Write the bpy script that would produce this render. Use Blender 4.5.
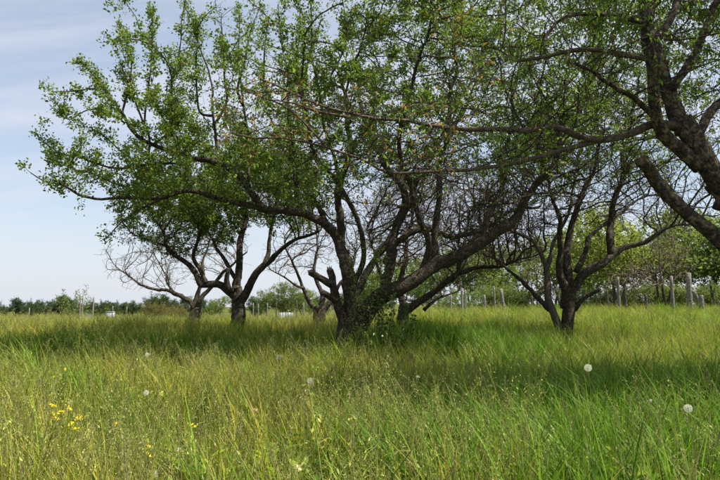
import bpy, math, random
import numpy as np
from mathutils import Vector

for o in list(bpy.data.objects):
    bpy.data.objects.remove(o, do_unlink=True)
SC = bpy.context.scene
COL = SC.collection
RNG = np.random.default_rng(11)
random.seed(5)
R = math.radians

# ------------------------------------------------------------------ camera
FPX, HOR, CAMH = 565.0, 309.0, 1.2          # focal length in px of the 720x480 photo, horizon row, eye height
TILT = math.atan((HOR - 240.0) / FPX)
cam_d = bpy.data.cameras.new('camera')
cam_d.sensor_width = 36.0
cam_d.lens = 36.0 * FPX / 720.0
cam_d.clip_start = 0.05
cam_d.clip_end = 2000.0
cam = bpy.data.objects.new('camera', cam_d)
COL.objects.link(cam)
cam.location = (0, 0, CAMH)
cam.rotation_euler = (R(90) + TILT, 0, 0)
SC.camera = cam

# ------------------------------------------------------------------ sky and sun
SUN_EL, SUN_AZ = R(57), R(106)               # azimuth clockwise from +Y
w = bpy.data.worlds.new('World')
SC.world = w
w.use_nodes = True
nt = w.node_tree
nt.nodes.clear()
out = nt.nodes.new('ShaderNodeOutputWorld')
bg = nt.nodes.new('ShaderNodeBackground')
sky = nt.nodes.new('ShaderNodeTexSky')
sky.sky_type = 'NISHITA'
sky.sun_disc = False
sky.sun_elevation = SUN_EL
sky.sun_rotation = SUN_AZ
sky.air_density = 1.15
sky.dust_density = 1.0
sky.ozone_density = 1.0
bg.inputs['Strength'].default_value = 0.08
# thin cirrus veil
tc = nt.nodes.new('ShaderNodeTexCoord')
sep = nt.nodes.new('ShaderNodeSeparateXYZ')
nt.links.new(tc.outputs['Generated'], sep.inputs[0])
zz = nt.nodes.new('ShaderNodeMath'); zz.operation = 'MAXIMUM'; zz.inputs[1].default_value = -0.04
nt.links.new(sep.outputs['Z'], zz.inputs[0])
zo = nt.nodes.new('ShaderNodeMath'); zo.operation = 'ADD'; zo.inputs[1].default_value = 0.22
nt.links.new(zz.outputs[0], zo.inputs[0])
dx = nt.nodes.new('ShaderNodeMath'); dx.operation = 'DIVIDE'
dy = nt.nodes.new('ShaderNodeMath'); dy.operation = 'DIVIDE'
nt.links.new(sep.outputs['X'], dx.inputs[0]); nt.links.new(zo.outputs[0], dx.inputs[1])
nt.links.new(sep.outputs['Y'], dy.inputs[0]); nt.links.new(zo.outputs[0], dy.inputs[1])
cmb = nt.nodes.new('ShaderNodeCombineXYZ')
nt.links.new(dx.outputs[0], cmb.inputs[0]); nt.links.new(dy.outputs[0], cmb.inputs[1])
mp = nt.nodes.new('ShaderNodeMapping')
mp.inputs['Rotation'].default_value = (0, 0, R(-24))
mp.inputs['Scale'].default_value = (0.6, 2.4, 1)
nt.links.new(cmb.outputs[0], mp.inputs[0])
nz = nt.nodes.new('ShaderNodeTexNoise')
nz.inputs['Scale'].default_value = 0.9
nz.inputs['Detail'].default_value = 7
nz.inputs['Roughness'].default_value = 0.6
nz.inputs['Distortion'].default_value = 0.5
nt.links.new(mp.outputs[0], nz.inputs['Vector'])
cr = nt.nodes.new('ShaderNodeValToRGB')
cr.color_ramp.elements[0].position = 0.40; cr.color_ramp.elements[0].color = (0.42, 0.42, 0.42, 1)
cr.color_ramp.elements[1].position = 0.64; cr.color_ramp.elements[1].color = (0.92, 0.92, 0.92, 1)
nt.links.new(nz.outputs['Fac'], cr.inputs[0])
mx = nt.nodes.new('ShaderNodeMix'); mx.data_type = 'RGBA'
hz = nt.nodes.new('ShaderNodeMapRange'); hz.interpolation_type = 'SMOOTHSTEP'
hz.inputs['From Min'].default_value = 0.0; hz.inputs['From Max'].default_value = 0.30
hz.inputs['To Min'].default_value = 0.88; hz.inputs['To Max'].default_value = 0.0
nt.links.new(sep.outputs['Z'], hz.inputs[0])
mxx = nt.nodes.new('ShaderNodeMath'); mxx.operation = 'MAXIMUM'
nt.links.new(cr.outputs[0], mxx.inputs[0]); nt.links.new(hz.outputs[0], mxx.inputs[1])
nt.links.new(mxx.outputs[0], mx.inputs['Factor'])
nt.links.new(sky.outputs[0], mx.inputs[6])
mx.inputs[7].default_value = (4.5, 4.75, 5.4, 1)
nt.links.new(mx.outputs[2], bg.inputs['Color'])
nt.links.new(bg.outputs[0], out.inputs[0])

sun_d = bpy.data.lights.new('sun', 'SUN')
sun_d.energy = 5.0
sun_d.angle = R(0.6)
sun_d.color = (1.0, 0.95, 0.86)
sun = bpy.data.objects.new('sun', sun_d)
COL.objects.link(sun)
to_sun = Vector((math.sin(SUN_AZ) * math.cos(SUN_EL), math.cos(SUN_AZ) * math.cos(SUN_EL), math.sin(SUN_EL)))
sun.rotation_euler = to_sun.to_track_quat('Z', 'Y').to_euler()

vs = SC.view_settings
vs.view_transform = 'Standard'
vs.look = 'None'
vs.exposure = 1.06
vs.gamma = 1.0
SC.render.engine = 'CYCLES'
try:
    SC.cycles.max_bounces = 4
    SC.cycles.diffuse_bounces = 2
    SC.cycles.transmission_bounces = 4
    SC.cycles.transparent_max_bounces = 4
except Exception:
    pass

# ------------------------------------------------------------------ helpers
def sstep(a, b, v):
    t = np.clip((np.asarray(v, float) - a) / (b - a), 0, 1)
    return t * t * (3 - 2 * t)

def terrain(x, y):
    x = np.asarray(x, float); y = np.asarray(y, float)
    z = 0.30 * sstep(9.5, 17, y)
    z = z - 0.55 * sstep(20, 46, y) * sstep(4, -6, x)
    z = z + 2.2 * sstep(95, 220, y)
    z = z + 0.55 * sstep(14, 32, y) * sstep(-5, 13, x)
    z = z + 0.05 * np.sin(x * 0.9 + 1.3) * np.sin(y * 0.7 + 0.4) * sstep(60, 20, y)
    z = z + 0.03 * np.sin(x * 2.1 + y * 1.7)
    return z

def T(x, y):
    return float(terrain(x, y))

_ct, _st = math.cos(TILT), math.sin(TILT)
def at(px, py, Y):
    """photo pixel at depth Y (metres ahead of the camera) -> world point"""
    u = (px - 360.0) / FPX
    v = (240.0 - py) / FPX
    d = np.array([u, _ct - v * _st, _st + v * _ct])
    return np.array([0, 0, CAMH]) + d * (Y / d[1])

def unit(v):
    v = np.asarray(v, float)
    n = np.linalg.norm(v, axis=-1, keepdims=True)
    return v / np.maximum(n, 1e-9)

def mk_mesh(name, verts, faces, cols=None, smooth=True):
    verts = np.asarray(verts, np.float32).reshape(-1, 3)
    faces = np.asarray(faces, np.int32)
    me = bpy.data.meshes.new(name)
    k = faces.shape[1]
    me.vertices.add(len(verts)); me.vertices.foreach_set('co', verts.ravel())
    me.loops.add(faces.size); me.loops.foreach_set('vertex_index', faces.ravel())
    me.polygons.add(len(faces))
    me.polygons.foreach_set('loop_start', np.arange(0, faces.size, k, dtype=np.int32))
    me.polygons.foreach_set('loop_total', np.full(len(faces), k, np.int32))
    if smooth:
        me.polygons.foreach_set('use_smooth', np.ones(len(faces), bool))
    if cols is not None:
        ca = me.color_attributes.new('Col', 'FLOAT_COLOR', 'POINT')
        c = np.ones((len(verts), 4), np.float32); c[:, :3] = cols
        ca.data.foreach_set('color', c.ravel())
    me.update(calc_edges=True)
    return me

def obj(name, me, mat=None, parent=None, loc=None):
    o = bpy.data.objects.new(name, me)
    COL.objects.link(o)
    if mat is not None and me is not None and not me.materials:
        me.materials.append(mat)
    if parent is not None:
        o.parent = parent
    if loc is not None:
        o.location = loc
    return o

def thing(name, label, cat, loc=(0, 0, 0), group=None):
    o = obj(name, None, loc=loc)
    o.empty_display_size = 0.2
    o['label'] = label; o['category'] = cat
    if group:
        o['group'] = group
    return o

def tag(o, label, cat, group=None):
    o['label'] = label; o['category'] = cat
    if group:
        o['group'] = group
    return o

class Geo:
    """collects quads/tris with one vertex list (tris stored as degenerate-free separate list)"""
    def __init__(self):
        self.v, self.f, self.c, self.n = [], [], [], 0
    def add(self, v, f, c=None):
        v = np.asarray(v, float).reshape(-1, 3)
        self.v.append(v); self.f.append(np.asarray(f, int) + self.n); self.n += len(v)
        if c is not None:
            self.c.append(np.broadcast_to(np.asarray(c, float), (len(v), 3)))
    def mesh(self, name, smooth=True):
        return mk_mesh(name, np.concatenate(self.v), np.concatenate(self.f),
                       np.concatenate(self.c) if self.c else None, smooth)

def catmull(pts, step):
    p = np.asarray(pts, float)
    if len(p) == 2:
        n = max(2, int(np.linalg.norm(p[1] - p[0]) / step) + 1)
        t = np.linspace(0, 1, n)[:, None]
        return p[0] * (1 - t) + p[1] * t
    q = np.vstack([2 * p[0] - p[1], p, 2 * p[-1] - p[-2]])
    res = []
    for i in range(1, len(q) - 2):
        a, b, c, d = q[i - 1:i + 3]
        n = max(1, int(np.linalg.norm(c - b) / step))
        t = np.arange(n)[:, None] / n
        res.append(0.5 * (2 * b + (c - a) * t + (2 * a - 5 * b + 4 * c - d) * t ** 2 + (3 * b - a - 3 * c + d) * t ** 3))
    res.append(p[-1:])
    return np.vstack(res)

def tube(pts, rad, k=10, knob=0.0, seed=0, cap=True):
    """closed tapered tube along pts; knob = relative lumpiness of the surface"""
    rg = np.random.default_rng(seed)
    pts = np.asarray(pts, float); rad = np.asarray(rad, float)
    n = len(pts)
    tg = np.gradient(pts, axis=0); tg = unit(tg)
    u = np.zeros((n, 3))
    ref = np.array([1, 0, 0]) if abs(tg[0][0]) < 0.8 else np.array([0, 1, 0])
    a = unit(np.cross(tg[0], ref))
    for i in range(n):
        a = unit(a - tg[i] * np.dot(a, tg[i])); u[i] = a
    b = np.cross(tg, u)
    th = np.linspace(0, 2 * np.pi, k, endpoint=False)
    ring = u[:, None] * np.cos(th)[None, :, None] + b[:, None] * np.sin(th)[None, :, None]
    rr = np.ones((n, k)) * rad[:, None]
    if knob:
        ph = rg.uniform(0, 6.28, 6)
        s = np.cumsum(np.r_[0, np.linalg.norm(np.diff(pts, axis=0), axis=1)]) / max(rad.max(), 1e-3)
        wv = (0.5 * np.sin(2 * th[None] + s[:, None] * 0.5 + ph[0]) + 0.4 * np.sin(3 * th[None] - s[:, None] * 0.35 + ph[1])
              + 0.35 * np.sin(s[:, None] * 1.1 + ph[2]) + 0.3 * np.sin(5 * th[None] + s[:, None] * 0.8 + ph[3])) * 0.6
        rr = rr * (1 + knob * (wv + rg.normal(0, 0.35, (n, k))))
    v = pts[:, None] + ring * rr[:, :, None]
    v = v.reshape(-1, 3)
    i = np.arange(n - 1)[:, None] * k; j = np.arange(k)[None]
    f = np.stack([i + j, i + (j + 1) % k, i + k + (j + 1) % k, i + k + j], -1).reshape(-1, 4)
    if cap:
        e = len(v)
        v = np.vstack([v, pts[-1] + tg[-1] * rad[-1] * 0.25, pts[0]])
        jj = np.arange(0, k, 1)
        # caps as quads (two ring steps per quad; k even)
        jj = np.arange(0, k, 2)
        c1 = np.stack([np.full(len(jj), e), (n - 1) * k + jj, (n - 1) * k + (jj + 1) % k, (n - 1) * k + (jj + 2) % k], -1)
        c2 = np.stack([np.full(len(jj), e + 1), (jj + 2) % k, (jj + 1) % k, jj], -1)
        f = np.vstack([f, c1, c2])
    return v, f

# ------------------------------------------------------------------ materials
def new_mat(name):
    m = bpy.data.materials.new(name); m.use_nodes = True
    n = m.node_tree; n.nodes.clear()
    o = n.nodes.new('ShaderNodeOutputMaterial')
    return m, n, o

def bark_mat(name, dark, light, lichen=None, lichen_amt=0.0, scale=1.0):
    m, n, o = new_mat(name)
    tcn = n.nodes.new('ShaderNodeTexCoord')
    p = n.nodes.new('ShaderNodeBsdfPrincipled')
    p.inputs['Roughness'].default_value = 0.93
    p.inputs['Specular IOR Level'].default_value = 0.15
    a = n.nodes.new('ShaderNodeTexNoise'); a.inputs['Scale'].default_value = 22 * scale; a.inputs['Detail'].default_value = 8; a.inputs['Roughness'].default_value = 0.7
    n.links.new(tcn.outputs['Object'], a.inputs['Vector'])
    r = n.nodes.new('ShaderNodeValToRGB')
    r.color_ramp.elements[0].position = 0.36; r.color_ramp.elements[0].color = (*dark, 1)
    r.color_ramp.elements[1].position = 0.68; r.color_ramp.elements[1].color = (*light, 1)
    n.links.new(a.outputs['Fac'], r.inputs[0])
    col = r.outputs[0]
    if lichen is not None:
        b = n.nodes.new('ShaderNodeTexNoise'); b.inputs['Scale'].default_value = 9 * scale; b.inputs['Detail'].default_value = 6; b.inputs['Roughness'].default_value = 0.75
        n.links.new(tcn.outputs['Object'], b.inputs['Vector'])
        r2 = n.nodes.new('ShaderNodeValToRGB')
        r2.color_ramp.elements[0].position = 0.56 - 0.1 * lichen_amt; r2.color_ramp.elements[0].color = (0, 0, 0, 1)
        r2.color_ramp.elements[1].position = 0.66 - 0.1 * lichen_amt; r2.color_ramp.elements[1].color = (0.85, 0.85, 0.85, 1)
        n.links.new(b.outputs['Fac'], r2.inputs[0])
        mm = n.nodes.new('ShaderNodeMix'); mm.data_type = 'RGBA'
        n.links.new(r2.outputs[0], mm.inputs['Factor']); n.links.new(col, mm.inputs[6]); mm.inputs[7].default_value = (*lichen, 1)
        col = mm.outputs[2]
    n.links.new(col, p.inputs['Base Color'])
    v = n.nodes.new('ShaderNodeTexVoronoi'); v.feature = 'DISTANCE_TO_EDGE'; v.inputs['Scale'].default_value = 16 * scale
    mpn = n.nodes.new('ShaderNodeMapping'); mpn.inputs['Scale'].default_value = (1.6, 1.6, 0.5)
    n.links.new(tcn.outputs['Object'], mpn.inputs[0]); n.links.new(mpn.outputs[0], v.inputs['Vector'])
    ad = n.nodes.new('ShaderNodeMath'); ad.operation = 'ADD'
    n.links.new(v.outputs['Distance'], ad.inputs[0]); n.links.new(a.outputs['Fac'], ad.inputs[1])
    bp = n.nodes.new('ShaderNodeBump'); bp.inputs['Strength'].default_value = 1.0; bp.inputs['Distance'].default_value = 0.05 / scale
    n.links.new(ad.outputs[0], bp.inputs['Height']); n.links.new(bp.outputs[0], p.inputs['Normal'])
    n.links.new(p.outputs[0], o.inputs[0])
    return m

def leaf_mat(name, gain=(1, 1, 1), transl=0.35, rough=0.5, tint=None, obj_rand=0.0):
    """colour comes from each leaf's own 'Col'; optional per-instance 'tint' shifts grass towards straw"""
    m, n, o = new_mat(name)
    at_ = n.nodes.new('ShaderNodeAttribute'); at_.attribute_name = 'Col'
    g = n.nodes.new('ShaderNodeMix'); g.data_type = 'RGBA'; g.blend_type = 'MULTIPLY'; g.inputs['Factor'].default_value = 1
    n.links.new(at_.outputs['Color'], g.inputs[6]); g.inputs[7].default_value = (*gain, 1)
    col = g.outputs[2]
    if tint is not None:
        ti = n.nodes.new('ShaderNodeAttribute'); ti.attribute_type = 'INSTANCER'; ti.attribute_name = 'tint'
        mm = n.nodes.new('ShaderNodeMix'); mm.data_type = 'RGBA'
        n.links.new(ti.outputs['Fac'], mm.inputs['Factor']); n.links.new(col, mm.inputs[6])
        t2 = n.nodes.new('ShaderNodeMix'); t2.data_type = 'RGBA'; t2.blend_type = 'MULTIPLY'; t2.inputs['Factor'].default_value = 1
        n.links.new(col, t2.inputs[6]); t2.inputs[7].default_value = (*tint, 1)
        n.links.new(t2.outputs[2], mm.inputs[7])
        col = mm.outputs[2]
    if obj_rand:
        oi = n.nodes.new('ShaderNodeObjectInfo')
        h = n.nodes.new('ShaderNodeHueSaturation')
        mr = n.nodes.new('ShaderNodeMapRange'); mr.inputs['To Min'].default_value = 1 - obj_rand; mr.inputs['To Max'].default_value = 1 + obj_rand
        n.links.new(oi.outputs['Random'], mr.inputs[0]); n.links.new(mr.outputs[0], h.inputs['Value']); n.links.new(col, h.inputs['Color'])
        col = h.outputs[0]
    p = n.nodes.new('ShaderNodeBsdfPrincipled'); p.inputs['Roughness'].default_value = rough
    p.inputs['Specular IOR Level'].default_value = 0.12
    n.links.new(col, p.inputs['Base Color'])
    t = n.nodes.new('ShaderNodeBsdfTranslucent')
    tg = n.nodes.new('ShaderNodeMix'); tg.data_type = 'RGBA'; tg.blend_type = 'MULTIPLY'; tg.inputs['Factor'].default_value = 1
    n.links.new(col, tg.inputs[6]); tg.inputs[7].default_value = (1.25, 1.3, 0.7, 1)
    n.links.new(tg.outputs[2], t.inputs['Color'])
    ms = n.nodes.new('ShaderNodeMixShader'); ms.inputs[0].default_value = transl
    n.links.new(p.outputs[0], ms.inputs[1]); n.links.new(t.outputs[0], ms.inputs[2])
    n.links.new(ms.outputs[0], o.inputs[0])
    return m

def plain_mat(name, c1, c2, scale=8, rough=0.85, bump=0.3):
    m, n, o = new_mat(name)
    tcn = n.nodes.new('ShaderNodeTexCoord')
    a = n.nodes.new('ShaderNodeTexNoise'); a.inputs['Scale'].default_value = scale; a.inputs['Detail'].default_value = 7
    n.links.new(tcn.outputs['Object'], a.inputs['Vector'])
    r = n.nodes.new('ShaderNodeValToRGB')
    r.color_ramp.elements[0].position = 0.35; r.color_ramp.elements[0].color = (*c1, 1)
    r.color_ramp.elements[1].position = 0.68; r.color_ramp.elements[1].color = (*c2, 1)
    n.links.new(a.outputs['Fac'], r.inputs[0])
    p = n.nodes.new('ShaderNodeBsdfPrincipled'); p.inputs['Roughness'].default_value = rough
    p.inputs['Specular IOR Level'].default_value = 0.2
    n.links.new(r.outputs[0], p.inputs['Base Color'])
    bp = n.nodes.new('ShaderNodeBump'); bp.inputs['Strength'].default_value = bump; bp.inputs['Distance'].default_value = 0.02
    n.links.new(a.outputs['Fac'], bp.inputs['Height']); n.links.new(bp.outputs[0], p.inputs['Normal'])
    n.links.new(p.outputs[0], o.inputs[0])
    return m

M_BARK = bark_mat('plum bark', (0.018, 0.014, 0.011), (0.105, 0.085, 0.064), (0.17, 0.15, 0.08), 0.3, 1.3)
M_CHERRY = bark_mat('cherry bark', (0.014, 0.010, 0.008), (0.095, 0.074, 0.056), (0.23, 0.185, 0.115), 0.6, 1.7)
M_BRANCH_SUNLIT = bark_mat('cherry bark painted sunlit', (0.05, 0.038, 0.028), (0.20, 0.155, 0.115), (0.22, 0.17, 0.07), 0.2, 1.5)  # paler copy of the cherry bark, sunlight on the branches painted into its colour
M_TWIG = bark_mat('twig bark', (0.035, 0.027, 0.02), (0.12, 0.095, 0.072), scale=2.0)
M_TWIGB = bark_mat('dry twig bark', (0.07, 0.055, 0.042), (0.18, 0.145, 0.11), scale=2.0)
M_CUT = plain_mat('weathered cut wood', (0.06, 0.045, 0.03), (0.20, 0.15, 0.10), 24)
M_POST = bark_mat('weathered post wood', (0.13, 0.115, 0.095), (0.34, 0.31, 0.27), scale=0.7)
M_POSTD = bark_mat('dark post wood', (0.05, 0.042, 0.034), (0.15, 0.13, 0.11), scale=0.7)
M_LEAF = leaf_mat('plum leaf', transl=0.38, rough=0.45)
M_CLEAF = leaf_mat('cherry leaf', transl=0.42, rough=0.4)
M_FAR = leaf_mat('far leaf', transl=0.5, rough=0.6, obj_rand=0.16)
M_GRASS = leaf_mat('grass blade', transl=0.38, rough=0.5, tint=(1.75, 1.3, 1.1), obj_rand=0.22)
M_STRAW = leaf_mat('grass stalk', transl=0.25, rough=0.7, obj_rand=0.2)
M_FLOWER = leaf_mat('petal', transl=0.3, rough=0.6)

# ------------------------------------------------------------------ ground
def build_ground():
    ys = np.concatenate([np.arange(-12, 60, 0.6), np.geomspace(60, 900, 26)])
    xs = np.concatenate([-np.geomspace(60, 900, 18)[::-1], np.arange(-59, 60, 0.8), np.geomspace(60, 900, 18)])
    X, Y = np.meshgrid(xs, ys)
    Z = terrain(X, Y)
    v = np.stack([X, Y, Z], -1).reshape(-1, 3)
    nx, ny = len(xs), len(ys)
    i = np.arange(ny - 1)[:, None] * nx; j = np.arange(nx - 1)[None]
    f = np.stack([i + j, i + j + 1, i + nx + j + 1, i + nx + j], -1).reshape(-1, 4)
    m, n, o = new_mat('meadow soil and thatch')
    tcn = n.nodes.new('ShaderNodeTexCoord')
    a = n.nodes.new('ShaderNodeTexNoise'); a.inputs['Scale'].default_value = 0.35; a.inputs['Detail'].default_value = 10; a.inputs['Roughness'].default_value = 0.7
    n.links.new(tcn.outputs['Object'], a.inputs['Vector'])
    r = n.nodes.new('ShaderNodeValToRGB')
    r.color_ramp.elements[0].position = 0.35; r.color_ramp.elements[0].color = (0.05, 0.065, 0.02, 1)
    r.color_ramp.elements[1].position = 0.7; r.color_ramp.elements[1].color = (0.13, 0.125, 0.045, 1)
    n.links.new(a.outputs['Fac'], r.inputs[0])
    p = n.nodes.new('ShaderNodeBsdfPrincipled'); p.inputs['Roughness'].default_value = 1; p.inputs['Specular IOR Level'].default_value = 0
    n.links.new(r.outputs[0], p.inputs['Base Color']); n.links.new(p.outputs[0], o.inputs[0])
    g = obj('ground', mk_mesh('ground', v, f), m)
    g['kind'] = 'structure'
build_ground()

# ------------------------------------------------------------------ trees
def in_poly(px, py, poly):
    poly = np.asarray(poly, float)
    x0, y0 = poly[:, 0], poly[:, 1]
    x1, y1 = np.roll(x0, -1), np.roll(y0, -1)
    c = ((y0[None] > py[:, None]) != (y1[None] > py[:, None])) & \
        (px[:, None] < (x1 - x0)[None] * (py[:, None] - y0[None]) / ((y1 - y0)[None] + 1e-9) + x0[None])
    return c.sum(1) % 2 == 1

def poly_points(rg, poly, n, Y, depth, cx=None, power=0.5):
    """n points inside a crown whose outline at depth Y is poly; depth = half thickness in metres"""
    poly = np.asarray(poly, float)
    lo, hi = poly.min(0), poly.max(0)
    P = np.empty((0, 2))
    while len(P) < n:
        q = rg.uniform(lo, hi, (n * 3, 2))
        P = np.vstack([P, q[in_poly(q[:, 0], q[:, 1], poly)]])
    P = P[:n]
    c = (lo + hi) / 2
    e = np.clip(1 - (np.abs((P - c) / ((hi - lo) / 2)) ** 2.5).sum(1) * 0.5, 0.15, 1) ** power
    u = (P[:, 0] - 360) / FPX; v = (240 - P[:, 1]) / FPX
    d = np.stack([u, _ct - v * _st, _st + v * _ct], -1)
    W = np.array([0, 0, CAMH]) + d * (Y / d[:, 1])[:, None]
    W[:, 1] += rg.uniform(-1, 1, n) * depth * e
    return W

def grow(rg, seeds, attr, step=0.12, infl=1.3, kill=0.22, iters=90, up=0.15, wob=0.18, sdir=None):
    """space colonisation: twigs grow from the seed nodes into the points attr. Returns P, parent, dir"""
    P = list(seeds); par = [-1] * len(seeds)
    D = list(sdir if sdir is not None else np.tile([0, 0, 1.0], (len(seeds), 1)))
    A = attr.copy()
    PA = np.array(P)
    near = np.empty(len(A), int); nd = np.empty(len(A))
    for s in range(0, len(A), 500):
        dd = np.linalg.norm(A[s:s + 500, None] - PA[None], axis=2)
        near[s:s + 500] = dd.argmin(1); nd[s:s + 500] = dd.min(1)
    # everything may be reached in the end: influence grows for far points
    for it in range(iters):
        act = nd < infl * (1 + it * 0.03)
        if not act.any():
            infl *= 1.25
            continue
        idx = near[act]
        PA = np.array(P)
        v = unit(A[act] - PA[idx])
        S = np.zeros((len(P), 3)); np.add.at(S, idx, v)
        gsel = np.unique(idx)
        dirs = unit(unit(S[gsel]) + up * np.array([0, 0, 1]) + 0.6 * np.array(D)[gsel] + rg.normal(0, wob, (len(gsel), 3)))
        newp = PA[gsel] + dirs * step
        n0 = len(P)
        for g, p_, d_ in zip(gsel, newp, dirs):
            P.append(p_); par.append(int(g)); D.append(d_)
        # update nearest
        for s in range(0, len(A), 1500):
            dd = np.linalg.norm(A[s:s + 1500, None] - newp[None], axis=2)
            m = dd.argmin(1); mv = dd.min(1)
            b = mv < nd[s:s + 1500]
            near[s:s + 1500][b] = m[b] + n0; nd[s:s + 1500][b] = mv[b]
        keep = nd > kill
        A, near, nd = A[keep], near[keep], nd[keep]
        if len(A) == 0 or len(P) > 26000:
            break
    return np.array(P), np.array(par), np.array(D)

def spurs(rg, P, par, D, sel, n, l0, l1, up=0.4, seg=2):
    """short side twigs on the nodes sel"""
    if len(sel) == 0:
        return P, par, D
    pick = rg.choice(sel, n)
    d = unit(rg.normal(0, 1, (n, 3)) + np.array([0, 0, up]) + 0.5 * D[pick])
    L = rg.uniform(l0, l1, n) / seg
    base = pick
    Ps, prs, Ds = [P], [par], [D]
    cur = P[pick]; cnt = len(P)
    for s in range(seg):
        d = unit(d + rg.normal(0, 0.12, (n, 3)))
        cur = cur + d * L[:, None]
        Ps.append(cur); prs.append(base); Ds.append(d)
        base = np.arange(cnt, cnt + n); cnt += n
    return np.vstack(Ps), np.concatenate(prs), np.vstack(Ds)

def pipe_radii(P, par, nseed, r0, e=2.3, rmax=0.09):
    acc = np.zeros(len(P))
    for i in range(len(P) - 1, -1, -1):
        r = max(acc[i], r0 ** e)
        acc[i] = r
        if par[i] >= 0:
            acc[par[i]] += r
    return np.minimum(acc ** (1 / e), rmax)

def twig_mesh(name, P, par, rad, k=4):
    ch = np.where(par >= 0)[0]
    pa = par[ch]
    # the thickest child continues its parent smoothly
    best = {}
    for c, p in zip(ch, pa):
        if p not in best or rad[c] > rad[best[p]]:
            best[p] = c
    main = np.array([best[p] == c and par[p] >= 0 for c, p in zip(ch, pa)])
    d = np.zeros_like(P); d[ch] = unit(P[ch] - P[pa])
    d0 = np.where(main[:, None], d[pa], d[ch])
    r0 = np.where(main, rad[pa], np.minimum(rad[ch] * 1.15, rad[pa]))
    th = np.linspace(0, 2 * np.pi, k, endpoint=False)
    def ring(c, dd, r):
        u = unit(np.cross(dd, np.array([0.31, 0.87, 0.22])) + 1e-6); b = np.cross(dd, u)
        return c[:, None] + (u[:, None] * np.cos(th)[None, :, None] + b[:, None] * np.sin(th)[None, :, None]) * r[:, None, None]
    A = ring(P[pa], d0, r0); B = ring(P[ch], d[ch], rad[ch])
    n = len(ch)
    v = np.concatenate([A, B], 1).reshape(-1, 3)
    base = np.arange(n)[:, None] * (2 * k); j = np.arange(k)[None]
    f = np.stack([base + j, base + (j + 1) % k, base + k + (j + 1) % k, base + k + j], -1).reshape(-1, 4)
    return mk_mesh(name, v, f)

def leaf_mesh(name, rg, pos, axis, L, wd, cols, fold=0.25):
    """folded rhombic leaves: pos (n,3), axis (n,3) direction of the blade, L length, wd width"""
    n = len(pos)
    axis = unit(axis)
    s = unit(np.cross(axis, unit(rg.normal(0, 1, (n, 3)) + np.array([0, 0, 0.6]))))
    nn = np.cross(s, axis)
    L = np.broadcast_to(L, (n,))[:, None]; wd = np.broadcast_to(wd, (n,))[:, None]
    a = pos; c = pos + axis * L + nn * (-0.12 * L)
    mid = pos + axis * L * 0.45
    b = mid + s * wd * 0.5 + nn * wd * fold
    e = mid - s * wd * 0.5 + nn * wd * fold
    v = np.stack([a, b, c, e], 1).reshape(-1, 3)
    i = np.arange(n) * 4
    f = np.concatenate([np.stack([i, i + 1, i + 2], -1), np.stack([i, i + 2, i + 3], -1)])
    return mk_mesh(name, v, f, np.repeat(cols, 4, 0), smooth=False)

def clump_noise(p, s, ph=0.0):
    return (np.sin(p[:, 0] * s + 1.7 + ph) * np.sin(p[:, 1] * s * 1.13 + 0.4 + ph) + np.sin(p[:, 2] * s * 1.2 + p[:, 0] * s * 0.6 + ph)
            + 0.6 * np.sin(p[:, 0] * s * 2.3 + p[:, 2] * s * 1.9 + ph * 2))

def leaf_cols(rg, n, a, b, extra=None, amt=0.0):
    t = rg.beta(2, 2, n)[:, None]
    c = np.array(a) * (1 - t) + np.array(b) * t
    c = c * rg.uniform(0.8, 1.2, (n, 1))
    if extra is not None:
        m = rg.random(n) < amt
        c[m] = np.array(extra) * rg.uniform(0.7, 1.3, (m.sum(), 1))
    return c

def limb_curve(L, Y0, base):
    """L: dict(p=[(px,py)..], w=(w0,w1) px, y=(dy0,dy1)) -> centre points and radii in world space"""
    pts = L['p']; n = len(pts)
    y0, y1 = L.get('y', (0, 0))
    t = np.linspace(0, 1, n)
    W = []
    for (px, py), tt in zip(pts, t):
        W.append(at(px, py, Y0 + y0 + (y1 - y0) * tt ** 1.3))
    W = np.array(W)
    if L.get('root'):
        g = T(W[0][0], W[0][1])
        W[0][2] = min(W[0][2], g - 0.05)
        if W[0][2] > g - 0.12: W[0][2] = g - 0.12
    C = catmull(W, 0.10)
    s = np.linspace(0, 1, len(C))
    w0, w1 = L['w']
    r = (w0 + (w1 - w0) * s ** L.get('tp', 0.85)) * 0.5 / FPX * Y0
    if L.get('root'):
        h = np.clip(1 - (C[:, 2] - C[0, 2]) / 0.6, 0, 1)
        r = r * (1 + 0.22 * h ** 2)
    return C, r

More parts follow.
